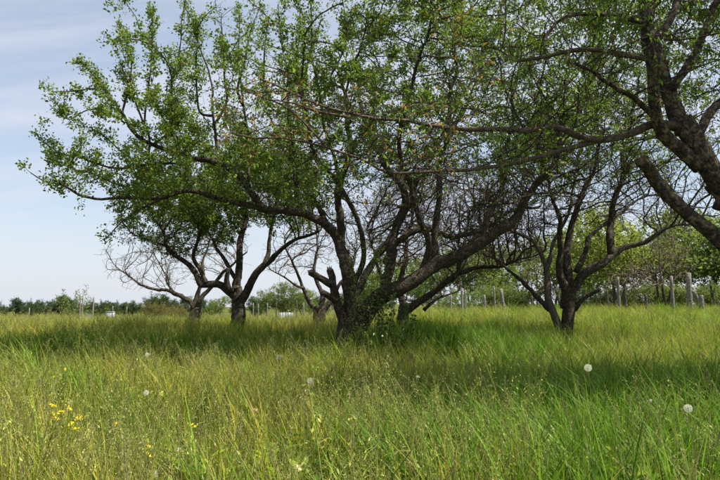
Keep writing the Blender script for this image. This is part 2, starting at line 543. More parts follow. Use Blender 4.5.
def build_tree(name, label, Y, limbs, attr, seed, bark, twigmat, leafmat=None, leafcfg=None, group=None,
               step=0.12, kill=0.22, up=0.15, spur_n=0, spur_len=(0.06, 0.22), r0=0.003, iters=90, wob=0.18, seedmin=0.15, cat='tree'):
    rg = np.random.default_rng(seed)
    base_p = at(*limbs[0]['p'][0], Y)
    loc = np.array([base_p[0], Y, T(base_p[0], Y)])
    root = thing(name, label, cat, tuple(loc), group)
    seeds, sdir, srad = [], [], []
    for i, L in enumerate(limbs):
        C, r = limb_curve(L, Y, loc)
        if L.get('n') == 'shoot':
            S_ = np.vstack(seeds); RR = np.concatenate(srad)
            dd = np.linalg.norm((S_ - C[0]) * np.array([2.5, 1.6, 1.0]), axis=1) + 6.0 * (S_[:, 2] > C[0][2] - 0.15) + 3.0 * (RR < r[0] * 0.9)
            q = S_[dd.argmin()]
            C = catmull(np.vstack([q, C[0] * 0.5 + q * 0.5 + np.array([0, 0, -0.04]), C[::4], C[-1:]]), 0.1)
            r = np.linspace(r[0] * 1.25, r[-1], len(C))
        k = 14 if r.max() > 0.12 else (10 if r.max() > 0.04 else 8)
        # wander a little: fruit wood is never straight
        if len(C) > 6:
            s = np.arange(len(C)) * 0.1
            amp = np.minimum(1, np.arange(len(C)) / 5.0) * np.minimum(0.035, r.mean() * 0.9)
            ph = rg.uniform(0, 6, 4)
            kk = np.cumsum(rg.normal(0, 1, (len(C), 3)) * (rg.random((len(C), 1)) < 0.3), axis=0)
            kk = kk - np.linspace(0, 1, len(C))[:, None] * kk[-1] - 0 * kk
            C = C + kk * min(0.022, r.mean() * 0.45) * (0 if L.get('bare') else 1)
            C = C + np.stack([np.sin(s * 4.1 + ph[0]) * amp, np.sin(s * 3.3 + ph[1]) * amp * 2, np.sin(s * 5.2 + ph[2]) * amp], -1)
        v, f = tube(C - loc, r, k, L.get('knob', 0.17), seed * 31 + i)
        nm = L.get('n', 'trunk' if i == 0 else 'limb')
        lo = obj(nm, mk_mesh(nm, v, f), L.get('m', bark), root)
        if L.get('cut'):
            # broken pale end of a sawn limb
            d = unit(C[-1] - C[-3])
            e = np.array([C[-1] - d * 0.02, C[-1] + d * r[-1] * 0.32])
            vv, ff = tube(e - loc, np.array([r[-1] * 0.95, r[-1] * 0.7]), 10, 0.28, i)
            gg = Geo(); gg.add(vv, ff)
            u_ = unit(np.cross(d, [0.3, 0.2, 1.0])); b_ = np.cross(d, u_)
            for q in range(7):
                an = rg.uniform(0, 6.28); ro = r[-1] * rg.uniform(0.2, 0.8)
                p0 = C[-1] + (u_ * math.cos(an) + b_ * math.sin(an)) * ro - d * 0.02
                p1 = p0 + unit(d + rg.normal(0, 0.22, 3)) * r[-1] * rg.uniform(0.6, 1.7)
                gg.add(*tube(np.array([p0, (p0 + p1) / 2, p1]) - loc, np.array([0.34, 0.22, 0.05]) * r[-1], 6, 0.2, q))
            obj('cut_end', gg.mesh('cut_end', False), M_CUT, lo)
        if not L.get('bare'):
            m = np.linspace(0, 1, len(C)) >= L.get('from', seedmin)
            seeds.append(C[m]); srad.append(r[m])
            g = unit(np.gradient(C, axis=0))[m]; sdir.append(g)
    seeds = np.vstack(seeds); sdir = np.vstack(sdir); srad = np.concatenate(srad)
    P, par, D = grow(rg, seeds, attr, step=step, kill=kill, up=up, iters=iters, sdir=sdir, wob=wob)
    ns = len(seeds)
    if spur_n:
        cand = np.concatenate([np.arange(ns, len(P)), np.repeat(np.where(srad < 0.02)[0], 2)])
        if len(cand):
            P, par, D = spurs(rg, P, par, D, cand, spur_n, *spur_len)
    rad = pipe_radii(P, par, ns, r0)
    rad[:ns] = srad
    tm = twig_mesh('twigs', P - loc, par, rad)
    tw = obj('twigs', tm, twigmat, root); tw['kind'] = 'stuff'
    if leafmat is not None:
        c = leafcfg
        thin = np.where(rad < c.get('rmax', 0.009))[0]
        q_ = c.get('cl', 8)
        pick = np.repeat(rg.choice(thin, c['n'] // q_), q_)
        pos = P[pick] + rg.normal(0, c.get('spread', 0.035), (len(pick), 3))
        pr = c['prob'](P[pick])
        m = rg.random(len(pos)) < pr
        pos, pick = pos[m], pick[m]
        ax = unit(rg.normal(0, 1, (len(pos), 3)) + 0.5 * D[pick] + np.array([0, 0, c.get('rise', 0.2)]))
        L = rg.uniform(*c['len'], len(pos))
        if 'colf' in c:
            cols = c['colf'](rg, pos)
        else:
            cols = leaf_cols(rg, len(pos), c['a'], c['b'], c.get('x'), c.get('xa', 0))
        lm = leaf_mesh('foliage', rg, pos - loc, ax, L, L * c.get('asp', 0.6), cols)
        lf = obj('foliage', lm, leafmat, root); lf['kind'] = 'stuff'
    print(name, len(P), 'nodes')
    return root, P, rad, D

# ---- the big plum in the middle
YM = 12.0
plum = [
    dict(p=[(347, 347), (346, 335), (347, 318), (350, 300), (348, 282)], w=(25, 13), root=True, bare=True, knob=0.16),
    dict(p=[(350, 300), (352, 285), (348, 262), (336, 236), (321, 220), (305, 214), (285, 213), (266, 210), (250, 193), (236, 176), (215, 165), (192, 160), (160, 150), (132, 130), (114, 103)], w=(12, 2.2), y=(0, -1.2), **{'from': 0.35}),
    dict(p=[(268, 211), (240, 204), (214, 197), (186, 194), (150, 198), (106, 203), (76, 192), (50, 181)], w=(6, 1.6), y=(-0.4, -1.8), **{'from': 0.1}),
    dict(p=[(348, 285), (345, 252), (343, 222), (343, 196), (350, 166), (353, 140), (346, 100), (336, 58)], w=(11, 2.5), y=(0, 0.8), **{'from': 0.35}),
    dict(p=[(346, 352), (350, 338), (358, 320), (372, 303), (392, 292), (420, 275), (450, 255), (480, 240), (508, 220), (528, 196), (545, 172), (556, 146), (566, 110)], w=(20, 3), tp=1.0, y=(0.0, -0.9), root=True, **{'from': 0.33}, knob=0.14),
    dict(p=[(388, 294), (390, 262), (397, 234), (404, 204), (391, 177), (376, 150), (364, 112), (355, 62)], w=(11, 2.5), y=(0.1, 1.4), **{'from': 0.35}),
    dict(p=[(432, 268), (435, 236), (435, 200), (441, 160), (446, 118), (452, 76), (456, 30)], w=(8, 2.2), y=(-0.2, 0.6), **{'from': 0.3}),
    dict(p=[(386, 262), (402, 236), (421, 228), (450, 232), (480, 229), (510, 214), (540, 205)], w=(8, 3), y=(0.3, 1.8), **{'from': 0.3}),
    dict(p=[(470, 245), (492, 215), (500, 185), (506, 150), (512, 110), (520, 60)], w=(7, 2), y=(-0.3, 1.6), **{'from': 0.25}),
    dict(p=[(347, 338), (344, 322), (338, 300), (334, 287), (331, 277), (328, 270)], w=(12, 6.5), y=(-0.0, -0.3), bare=True, cut=True, knob=0.2),
    dict(p=[(333, 285), (322, 279), (310, 272)], w=(8, 6), y=(-0.25, -0.5), bare=True, cut=True, knob=0.15),
    dict(p=[(338, 303), (330, 297), (322, 292)], w=(7, 5.5), y=(-0.15, -0.5), bare=True, cut=True, knob=0.15),
    # outer shoots that make the outline
    dict(p=[(114, 103), (95, 88), (75, 90), (53, 92)], w=(2.2, 0.8), y=(-1.2, -1.5)),
    dict(p=[(112, 100), (98, 80), (80, 60)], w=(2.0, 0.8), y=(-1.2, -1.2)),
    dict(p=[(122, 118), (128, 90), (133, 60), (123, 36), (118, 21)], w=(2.2, 0.8), y=(-1.1, -0.8)),
    dict(p=[(142, 138), (147, 95), (152, 50), (150, 9)], w=(2.2, 0.8), y=(-1.0, -0.6)),
    dict(p=[(125, 124), (106, 112), (88, 110), (69, 119)], w=(2.0, 0.8), y=(-1.1, -1.6)),
    dict(p=[(186, 162), (150, 165), (110, 166), (76, 156), (56, 150), (40, 140)], w=(3.0, 0.8), y=(-0.8, -1.8)),
    dict(p=[(76, 192), (60, 184), (44, 181), (31, 173)], w=(1.8, 0.8), y=(-1.5, -1.9)),
    dict(p=[(160, 199), (135, 212), (118, 224), (108, 236)], w=(2.4, 0.8), y=(-1.2, -1.8)),
    dict(p=[(216, 165), (215, 112), (204, 60), (185, 3)], w=(3.2, 0.9), y=(-0.7, 0.2)),
    dict(p=[(250, 192), (245, 122), (238, 60), (240, 8)], w=(3.5, 0.9), y=(-0.5, 0.8)),
    dict(p=[(300, 213), (290, 132), (284, 62), (278, 4)], w=(4.0, 0.9), y=(-0.2, -0.8)),
    dict(p=[(343, 198), (322, 112), (312, 50), (310, -12)], w=(4.5, 0.9), y=(0.1, -1.0)),
    dict(p=[(180, 160), (172, 120), (170, 70), (150, 40)], w=(2.5, 0.9), y=(-0.9, -1.6)),
    dict(p=[(560, 130), (585, 90), (600, 40), (605, -20)], w=(4, 1), y=(-0.8, 0.4)),
    # boughs that reach back and forward
    dict(p=[(350, 296), (352, 262), (330, 225), (300, 175), (270, 120), (260, 70)], w=(8, 1.5), y=(0.1, 3.6), **{'from': 0.35}),
    dict(p=[(352, 300), (372, 262), (400, 222), (430, 160), (470, 100), (490, 30)], w=(8, 1.5), y=(0.1, 3.8), **{'from': 0.35}),
    dict(p=[(420, 276), (428, 240), (410, 190), (400, 130), (420, 60), (430, -10)], w=(7, 1.5), y=(-0.2, -2.6), **{'from': 0.35}),
    dict(p=[(352, 290), (362, 250), (352, 205), (320, 160), (300, 100), (305, 40)], w=(6, 1.5), y=(-0.1, -2.8), **{'from': 0.35}),
]
rg = np.random.default_rng(3)
for (bx_, by_, tx_, ty_) in [(150, 140, 120, 62), (168, 130, 182, 20), (200, 110, 198, 28), (226, 100, 222, 14), (238, 92, 258, 12), (262, 90, 268, 22), (296, 80, 300, 8), (300, 90, 322, 20),
                             (330, 80, 346, 14), (350, 70, 366, 22), (178, 140, 152, 100), (140, 165, 92, 128), (130, 190, 62, 165)]:
    d0, d1 = rg.uniform(-1.2, 0.8), rg.uniform(-1.6, 1.2)
    plum.append(dict(p=[(bx_, by_), ((bx_ + tx_) / 2 + rg.normal(0, 3), (by_ + ty_) / 2), (tx_, ty_)], w=(2.2, 0.8), y=(d0, d1), n='shoot'))
dense = [(125, 205), (152, 176), (185, 146), (215, 118), (250, 98), (300, 84), (340, 66), (372, 24), (420, -40), (500, -80), (590, -60), (620, 40), (600, 120), (560, 160), (520, 178), (450, 178), (380, 170), (330, 188), (270, 200), (200, 196), (150, 210)]
sparse = [(60, 190), (45, 150), (90, 80), (150, 25), (300, -20), (330, 60), (140, 215), (100, 225)]
inner = [(170, 205), (300, 200), (400, 180), (560, 170), (540, 215), (470, 240), (400, 235), (300, 215)]
A = np.vstack([poly_points(rg, dense, 5200, YM, 3.3), poly_points(rg, sparse, 260, YM - 1, 1.6), poly_points(rg, inner, 1100, YM, 3.2)])
def plum_prob(p):
    zrel = p[:, 2] - 3.05 - 0.75 * sstep(-1.2, 1.2, p[:, 0])
    cn = clump_noise(p, 2.3)
    pr = np.clip(0.42 + 0.42 * cn + 0.35 * clump_noise(p, 5.1, 1.0), 0.04, 1.0)
    pr = pr * (0.04 + 0.96 * sstep(-0.1, 1.1, zrel))
    pr = np.where(p[:, 0] < -3.4, np.maximum(pr, 0.6), pr) * (1 - 0.35 * sstep(0.8, 2.5, p[:, 0]))
    return pr
build_tree('plum_tree', 'large gnarled plum tree with forked dark trunk and wide leafy crown in the centre', YM, plum, A, 7, M_BARK, M_TWIG, M_LEAF,
           dict(n=380000, prob=plum_prob, len=(0.034, 0.08), spread=0.052, cl=12, asp=0.62, a=(0.07, 0.125, 0.018), b=(0.19, 0.26, 0.045), x=(0.18, 0.14, 0.05), xa=0.05),
           spur_n=14000, spur_len=(0.06, 0.22), r0=0.0030, kill=0.2)

# leafy water shoots crowding round the plum's trunk: a sapling thicket of its own
def build_shoots(name, label, cat, spec, seed, leaf, twigmat, leafL, per, cols, group=None, asp=0.5, r=0.010, out=0.16):
    """spec: list of (px, py_base, py_top, lean_px, Y)"""
    rg = np.random.default_rng(seed)
    b = at(spec[0][0], spec[0][1], spec[0][4])
    loc = np.array([b[0], spec[0][4], T(b[0], spec[0][4])])
    root = thing(name, label, cat, tuple(loc), group)
    pos, ax = [], []
    for i, (px, p0, p1, lean, Y) in enumerate(spec):
        a = at(px, p0, Y); c = at(px + lean, p1, Y)
        if p0 > 325: a[2] = T(a[0], a[1]) - 0.03
        m = (a + c) / 2 + rg.normal(0, 0.06, 3)
        C = catmull([a, m, c], 0.06)
        t = np.linspace(0, 1, len(C))
        v, f = tube(C - loc, r * (1 - 0.8 * t), 6, 0.05, i)
        obj('stem', mk_mesh('stem', v, f), twigmat, root)
        for k in range(per):
            q = rg.integers(int(len(C) * 0.15), len(C))
            d = unit(rg.normal(0, 1, 3) + np.array([0, 0, 0.4]))
            pos.append(C[q] + d * rg.uniform(0.0, out) * (1 - 0.6 * t[q])); ax.append(d)
    pos = np.array(pos); ax = np.array(ax)
    L = rg.uniform(*leafL, len(pos))
    lf = obj('foliage', leaf_mesh('foliage', rg, pos - loc, ax, L, L * asp, leaf_cols(rg, len(pos), *cols)), leaf, root)
    lf['kind'] = 'stuff'
    return root

GREENS = ((0.09, 0.14, 0.04), (0.19, 0.24, 0.08))
build_shoots('sucker_thicket', 'leafy upright suckers growing up against the trunk of the large plum', 'shoots',
             [(356, 332, 236, -4, 11.6), (362, 332, 222, 2, 11.5), (368, 331, 250, 6, 11.5), (372, 333, 230, 8, 11.6), (378, 334, 256, 8, 11.55),
              (383, 333, 242, -4, 11.7), (364, 330, 262, -12, 11.45), (388, 336, 272, 8, 11.6)], 21, M_LEAF, M_TWIG, (0.03, 0.058), 330, GREENS, out=0.22)
build_shoots('sapling_bush', 'dark leafy sapling standing in the grass just right of the plum trunk', 'sapling',
             [(392, 345, 296, 2, 11.2), (398, 346, 306, 8, 11.2), (386, 345, 308, -6, 11.15), (404, 347, 318, 10, 11.25)], 22, M_LEAF, M_TWIG, (0.05, 0.09), 170,
             ((0.04, 0.08, 0.025), (0.09, 0.13, 0.04)))

# ---- the cherry that leans in from the right
YC = 5.6
cherry = [
    dict(p=[(830, 480), (815, 390), (792, 310), (760, 244), (724, 190), (697, 152), (680, 122)], w=(35, 19), root=True, bare=True, knob=0.13),
    dict(p=[(684, 132), (672, 104), (664, 76), (655, 44), (642, 6), (632, -50), (615, -120), (600, -180)], w=(17, 5), y=(0, 0.3), **{'from': 0.3}),
    dict(p=[(800, 335), (765, 300), (728, 258), (704, 226), (683, 201), (664, 182), (656, 170), (648, 163)], w=(20, 12), y=(0.0, -0.35), bare=True, cut=True, knob=0.16),
    dict(p=[(700, 168), (684, 148), (670, 130), (660, 104), (655, 80), (646, 55), (640, 30), (655, -40), (670, -110)], w=(15, 4), y=(-0.05, -0.7), **{'from': 0.45}),
    dict(p=[(676, 126), (655, 124), (630, 134), (602, 139), (578, 137), (552, 130), (526, 135), (492, 130), (460, 126), (415, 123), (376, 123), (350, 117), (318, 105), (290, 92), (262, 80)], w=(10, 1.5), tp=0.65, y=(0, -0.9), m=M_BRANCH_SUNLIT, **{'from': 0.15}),
    dict(p=[(604, 139), (570, 148), (534, 159), (482, 168), (430, 172), (390, 172), (360, 157), (326, 147), (294, 141), (256, 140), (235, 135)], w=(6, 1.5), tp=0.65, y=(-0.15, -1.0), m=M_BRANCH_SUNLIT, **{'from': 0.15}),
    dict(p=[(668, 64), (645, 58), (620, 55), (582, 52), (546, 58), (520, 60), (495, 45), (470, 30), (448, 20)], w=(8, 2), tp=0.65, y=(0, 0.8), m=M_BRANCH_SUNLIT, **{'from': 0.15}),
    dict(p=[(652, 26), (622, 14), (592, 14), (566, 22), (546, 36), (543, 52)], w=(6, 2.5), y=(0.05, -0.5), **{'from': 0.2}),
    dict(p=[(662, 125), (642, 106), (622, 90), (606, 80), (594, 68), (575, 60)], w=(7, 2.5), y=(-0.1, -0.7), **{'from': 0.3}),
    dict(p=[(694, 140), (712, 112), (740, 92), (780, 60), (830, 20)], w=(10, 3), y=(0.1, 0.8), **{'from': 0.3}),
    dict(p=[(672, 90), (690, 60), (712, 20), (745, -40), (780, -110)], w=(10, 3), y=(0, -0.7), **{'from': 0.3}),
    dict(p=[(655, 40), (672, 10), (682, -30), (690, -90), (700, -160)], w=(9, 2.5), y=(0, 0.9), **{'from': 0.3}),
    dict(p=[(712, 190), (740, 160), (800, 120), (880, 80), (980, 20)], w=(14, 4), y=(0.1, 1.2), **{'from': 0.3}),
    dict(p=[(720, 210), (760, 150), (800, 80), (830, 0), (850, -90)], w=(14, 4), y=(0.0, -1.2), **{'from': 0.35}),
    dict(p=[(526, 135), (515, 110), (502, 80), (500, 50)], w=(2.5, 1), y=(-0.3, -0.7)),
    dict(p=[(546, 58), (540, 90), (548, 115), (535, 140)], w=(2.2, 1), y=(0.3, -0.1)),
    dict(p=[(350, 117), (320, 112), (296, 104), (268, 100)], w=(3.0, 1.0), y=(-0.75, -1.2), m=M_BRANCH_SUNLIT),
    dict(p=[(326, 147), (302, 120), (280, 102), (262, 96)], w=(2.6, 1.0), y=(-0.9, -1.2), m=M_BRANCH_SUNLIT),
]
ch_hi = [(590, 20), (640, -10), (720, 40), (790, 120), (920, 130), (1040, 60), (1060, -60), (980, -170), (800, -230), (680, -200), (600, -110)]
ch_mid = [(440, 10), (540, 30), (640, 20), (650, 110), (600, 150), (520, 165), (440, 170), (400, 150), (440, 110), (500, 70)]
ch_tip = [(215, 110), (262, 66), (330, 88), (420, 108), (470, 112), (470, 180), (400, 180), (340, 165), (280, 160), (225, 145)]
ch_tr = [(600, 0), (720, 0), (760, 60), (690, 75), (640, 45)]
A = np.vstack([poly_points(rg, ch_hi, 3600, YC + 0.4, 1.9), poly_points(rg, ch_mid, 900, YC, 1.2), poly_points(rg, ch_tip, 240, YC - 0.8, 0.6), poly_points(rg, ch_tr, 160, YC - 1.0, 0.5)])
def cherry_prob(p):
    cn = clump_noise(p, 3.0, 0.7)
    pr = np.clip(0.5 + 0.3 * cn, 0.05, 1)
    inner_ = (p[:, 0] > 0.6) & (p[:, 0] < 2.7) & (p[:, 2] < 3.55)
    pr = np.where(inner_, pr * 0.15, pr * 0.30)
    return np.where(p[:, 2] > 4.2, 1.0, pr)
def cherry_cols(rg, p):
    c = leaf_cols(rg, len(p), (0.08, 0.145, 0.025), (0.18, 0.26, 0.05))
    left = rg.random(len(p)) < np.where(p[:, 0] < 1.2, 0.38, 0.05)
    c[left] = np.array((0.26, 0.15, 0.05)) * rg.uniform(0.6, 1.3, (left.sum(), 1))
    return c
build_tree('cherry_tree', 'leaning cherry tree with lichen-patched trunk and sawn limb at the right edge', YC, cherry, A, 17, M_CHERRY, M_TWIG, M_CLEAF,
           dict(n=160000, prob=cherry_prob, len=(0.028, 0.07), asp=0.38, rise=-1.1, spread=0.035, colf=cherry_cols, rmax=0.008, cl=6),
           spur_n=4200, spur_len=(0.08, 0.34), r0=0.0024, step=0.11, kill=0.18, up=0.08, wob=0.2)

# ---- half-bare tree at middle right
YR = 15.0
rt = [
    dict(p=[(566, 328), (566, 318), (568, 305), (570, 290)], w=(15, 10), root=True, bare=True, knob=0.15),
    dict(p=[(568, 310), (574, 290), (582, 274), (596, 262), (620, 250), (645, 240), (668, 228), (690, 224)], w=(12, 2), y=(0, -0.6), **{'from': 0.25}),
    dict(p=[(611, 254), (609, 232), (613, 206), (620, 180), (624, 150), (628, 110)], w=(8, 1.6), y=(-0.2, 0.5), **{'from': 0.2}),
    dict(p=[(567, 308), (566, 288), (570, 262), (573, 240), (575, 222), (583, 198), (596, 168), (604, 130)], w=(11, 1.6), y=(0, 0.8), **{'from': 0.3}),
    dict(p=[(570, 302), (560, 276), (563, 250), (560, 225), (552, 195), (540, 160)], w=(9, 1.5), y=(0.05, -0.9), **{'from': 0.3}),
    dict(p=[(576, 272), (585, 250), (590, 236), (606, 222), (640, 200), (672, 190)], w=(6, 1.2), y=(0.1, 1.5), **{'from': 0.3}),
    dict(p=[(562, 326), (552, 314), (546, 300), (545, 282), (546, 268), (543, 255), (530, 240), (510, 228), (490, 222)], w=(10, 1.6), y=(0.1, 0.9), root=True, m=M_TWIGB, **{'from': 0.4}),
    dict(p=[(546, 270), (552, 246), (564, 218), (574, 190), (578, 160)], w=(5, 1.2), y=(0.4, 1.4), m=M_TWIGB, **{'from': 0.2}),
    dict(p=[(550, 310), (532, 292), (516, 276), (502, 265), (486, 256)], w=(5.5, 1.5), y=(0.1, -0.5), **{'from': 0.35}),
    dict(p=[(574, 310), (584, 299), (598, 288)], w=(6, 4), y=(-0.1, -0.5), bare=True, cut=True),
    dict(p=[(583, 198), (560, 192), (530, 196), (500, 204), (470, 206)], w=(3, 1), y=(0.5, -0.4)),
]
rp = [(470, 255), (480, 205), (500, 150), (550, 100), (620, 80), (680, 120), (715, 180), (705, 228), (650, 226), (600, 215), (540, 235)]
A = np.vstack([poly_points(rg, rp, 3200, YR, 3.0), poly_points(rg, [(500, 150), (550, 90), (620, 70), (690, 110), (690, 170), (600, 180)], 900, YR, 2.6)])
def rt_prob(p):
    return np.clip(0.5 + 0.35 * clump_noise(p, 1.9, 2.0), 0.05, 1) * (0.02 + 0.98 * sstep(4.2, 5.2, p[:, 2]))
build_tree('fruit_tree', 'half-bare fruit tree with several dark stems splitting near the ground, right of centre', YR, rt, A, 27, M_BARK, M_TWIG, M_LEAF,
           dict(n=60000, prob=rt_prob, len=(0.05, 0.09), a=(0.075, 0.125, 0.022), b=(0.16, 0.22, 0.045), rmax=0.012),
           spur_n=6500, spur_len=(0.12, 0.5), r0=0.0036, kill=0.2, step=0.13, up=0.05, wob=0.2)

# ---- leafy tree at middle left
YL = 17.0
lt = [
    dict(p=[(238, 330), (238, 320), (237, 303), (238, 288)], w=(15, 11), root=True, bare=True, knob=0.18),
    dict(p=[(238, 308), (249, 288), (262, 268), (278, 252), (298, 241), (320, 229)], w=(10, 2), y=(0, -0.7), **{'from': 0.3}),
    dict(p=[(238, 296), (237, 268), (240, 242), (244, 216), (240, 188), (232, 160)], w=(9, 1.8), y=(0, 0.8), **{'from': 0.3}),
    dict(p=[(238, 300), (222, 286), (206, 283), (195, 270), (176, 252), (164, 234), (150, 215)], w=(9, 1.6), y=(0, -1.0), **{'from': 0.3}),
    dict(p=[(206, 284), (196, 256), (198, 232), (190, 200)], w=(5, 1.4), y=(-0.3, 0.3), **{'from': 0.2}),
    dict(p=[(264, 266), (270, 236), (273, 208), (282, 180)], w=(5, 1.4), y=(-0.1, 0.9), **{'from': 0.2}),
    dict(p=[(237, 280), (222, 256), (212, 238), (196, 214)], w=(5, 1.4), y=(0.2, 1.6), **{'from': 0.2}),
    dict(p=[(230, 292), (226, 280), (228, 268)], w=(6, 4), y=(-0.2, -0.4), bare=True, cut=True),
    dict(p=[(176, 252), (160, 244), (144, 238), (130, 232)], w=(2.6, 1), y=(-0.6, -1.2)),
]
lp = [(128, 228), (150, 200), (190, 160), (250, 140), (310, 160), (325, 215), (290, 225), (240, 212), (200, 250), (165, 258), (135, 245)]
A = poly_points(rg, lp, 3000, YL, 2.8)
def lt_prob(p):
    return np.clip(0.5 + 0.4 * clump_noise(p, 1.7, 4.0), 0.06, 1) * (0.12 + 0.88 * sstep(2.2, 3.3, p[:, 2]))
build_tree('fruit_tree', 'leafy fruit tree with three rising stems on a stout trunk, left of the large plum', YL, lt, A, 37, M_BARK, M_TWIG, M_LEAF,
           dict(n=105000, prob=lt_prob, len=(0.05, 0.09), a=(0.065, 0.11, 0.025), b=(0.14, 0.19, 0.045), rmax=0.012),
           spur_n=4200, spur_len=(0.12, 0.4), r0=0.0038, kill=0.24, step=0.14)

# ---- bare tree further left
YB = 24.0
bt = [
    dict(p=[(194, 326), (194, 316), (195, 304)], w=(13, 10), root=True, bare=True, knob=0.18),
    dict(p=[(194, 309), (186, 298), (176, 294), (160, 291), (141, 285), (128, 275), (119, 269)], w=(5.5, 1), y=(0, -0.6), **{'from': 0.3}),
    dict(p=[(195, 306), (199, 288), (203, 272), (204, 256), (212, 236)], w=(5.5, 1.2), y=(0, 0.6), **{'from': 0.3}),
    dict(p=[(196, 307), (208, 290), (220, 276), (232, 266), (246, 252)], w=(5.5, 1.2), y=(0, -0.6), **{'from': 0.3}),
    dict(p=[(176, 294), (166, 280), (160, 264), (152, 250)], w=(2.5, 0.8), y=(-0.1, 0.8)),
]
A = poly_points(rg, [(118, 282), (112, 258), (135, 236), (180, 232), (230, 226), (250, 245), (225, 275), (195, 282), (165, 288), (140, 292)], 900, YB, 2.4)
build_tree('bare_tree', 'leafless grey tree with long low branch pointing left, behind the left fruit tree', YB, bt, A, 47, M_BARK, M_TWIGB,
           spur_n=900, spur_len=(0.15, 0.5), r0=0.0055, kill=0.3, step=0.18, up=0.02)

# ---- cut-back tree behind the plum, left side
YD = 21.0
dt = [
    dict(p=[(319, 326), (319, 316), (318, 306)], w=(13, 11), root=True, bare=True, knob=0.2),
    dict(p=[(318, 312), (310, 300), (304, 286), (298, 272), (290, 256), (284, 240)], w=(5, 1.2), y=(0, -0.4), **{'from': 0.3}),
    dict(p=[(320, 312), (322, 296), (317, 282), (313, 266), (318, 244), (316, 226)], w=(5.5, 1.2), y=(0, 0.6), **{'from': 0.3}),
    dict(p=[(322, 312), (332, 298), (340, 286), (352, 268), (358, 246)], w=(5.5, 1.2), y=(0, 0.4), **{'from': 0.3}),
    dict(p=[(305, 288), (294, 284), (282, 276), (270, 268)], w=(2.6, 0.9), y=(-0.1, -0.8)),
]
A = poly_points(rg, [(262, 270), (275, 240), (300, 215), (345, 210), (370, 235), (355, 268), (320, 262), (295, 275)], 900, YD, 2.2)
build_tree('bare_tree', 'small bare tree seen left of and behind the large plum trunk', YD, dt, A, 57, M_BARK, M_TWIGB,
           spur_n=900, spur_len=(0.15, 0.5), r0=0.005, kill=0.28, step=0.16, up=0.05)

# ---- twiggy tree behind the plum, right side
YE = 18.0
et = [
    dict(p=[(404, 326), (404, 315), (405, 304)], w=(15, 11), root=True, bare=True, knob=0.2),
    dict(p=[(405, 312), (420, 302), (436, 292), (450, 281), (466, 270), (490, 266), (520, 260), (545, 250)], w=(8, 1.4), y=(0, -0.5), **{'from': 0.35}),
    dict(p=[(404, 308), (400, 288), (402, 264), (406, 240), (412, 210), (410, 180)], w=(7, 1.5), y=(0, 0.8), **{'from': 0.3}),
    dict(p=[(405, 308), (396, 294), (384, 280), (374, 258), (368, 230)], w=(6, 1.4), y=(0, -0.4), **{'from': 0.3}),
    dict(p=[(452, 281), (462, 262), (466, 240), (475, 212), (488, 190)], w=(4, 1.2), y=(-0.2, 0.9), **{'from': 0.15}),
    dict(p=[(424, 310), (432, 302), (444, 296), (460, 290)], w=(4, 1.2), y=(0.3, 0.9)),
]
A = poly_points(rg, [(360, 250), (370, 200), (400, 170), (460, 165), (520, 190), (545, 240), (520, 268), (470, 262), (430, 270), (385, 270)], 3600, YE, 2.8)
build_tree('bare_tree', 'brown twiggy tree with arching limb behind and right of the large plum', YE, et, A, 67, M_BARK, M_TWIGB,
           spur_n=6500, spur_len=(0.15, 0.55), r0=0.0044, kill=0.2, step=0.13, up=0.08, wob=0.2)

# ------------------------------------------------------------------ background trees and bushes
def bg_proto(seed, h, wx, n_attr, nleaf, leafL, ca, cb, trunk_r=0.08, low=0.25, bare=False):
    """a small tree or bush in its own space, base at 0; returns meshes trunk, twigs, crown"""
    rg = np.random.default_rng(seed)
    th = h * low
    nst = 3 if low < 0.2 else 1
    g = Geo(); seeds = []; sd = []
    for i in range(nst):
        top = np.array([rg.normal(0, wx * 0.12), rg.normal(0, wx * 0.12), th + h * 0.35])
        C = catmull([np.array([rg.normal(0, 0.05), rg.normal(0, 0.05), -0.15]), np.array([rg.normal(0, 0.08), rg.normal(0, 0.08), th]), top], 0.15)
        v, f = tube(C, np.linspace(trunk_r, trunk_r * 0.35, len(C)), 8, 0.1, seed + i)
        g.add(v, f)
        m = C[:, 2] > th * 0.7
        seeds.append(C[m]); sd.append(unit(np.gradient(C, axis=0))[m])
    # crown of a few overlapping lobes
    A = []
    for _ in range(7):
        c = np.array([rg.normal(0, wx * 0.24), rg.normal(0, wx * 0.24), h * rg.uniform(low + 0.2, 0.85)])
        s = np.array([wx * 0.26, wx * 0.26, h * 0.16]) * rg.uniform(0.7, 1.2)
        A.append(c + rg.normal(0, 0.55, (n_attr // 7, 3)) * s)
    A = np.vstack(A); A = A[A[:, 2] > h * 0.12]
    seeds = np.vstack(seeds); sd = np.vstack(sd)
    P, par, D = grow(rg, seeds, A, step=0.2, kill=0.28, infl=1.5, up=0.15, sdir=sd, iters=45)
    ns = len(seeds)
    P, par, D = spurs(rg, P, par, D, np.arange(ns, len(P)), 250 if not bare else 900, 0.15, 0.4)
    rad = pipe_radii(P, par, ns, 0.006, rmax=trunk_r * 0.6); rad[:ns] = trunk_r * 0.4
    tw = twig_mesh('twigs', P, par, rad, 3)
    cr = None
    if nleaf:
        pick = rg.choice(np.arange(ns, len(P)), nleaf)
        pos = P[pick] + rg.normal(0, 0.10, (nleaf, 3))
        ax = unit(rg.normal(0, 1, (nleaf, 3)) + 0.4 * D[pick] + np.array([0, 0, 0.15]))
        L = rg.uniform(*leafL, nleaf)
        cr = leaf_mesh('crown', rg, pos, ax, L, L * 0.62, leaf_cols(rg, nleaf, ca, cb))
    return g.mesh('trunk'), tw, cr

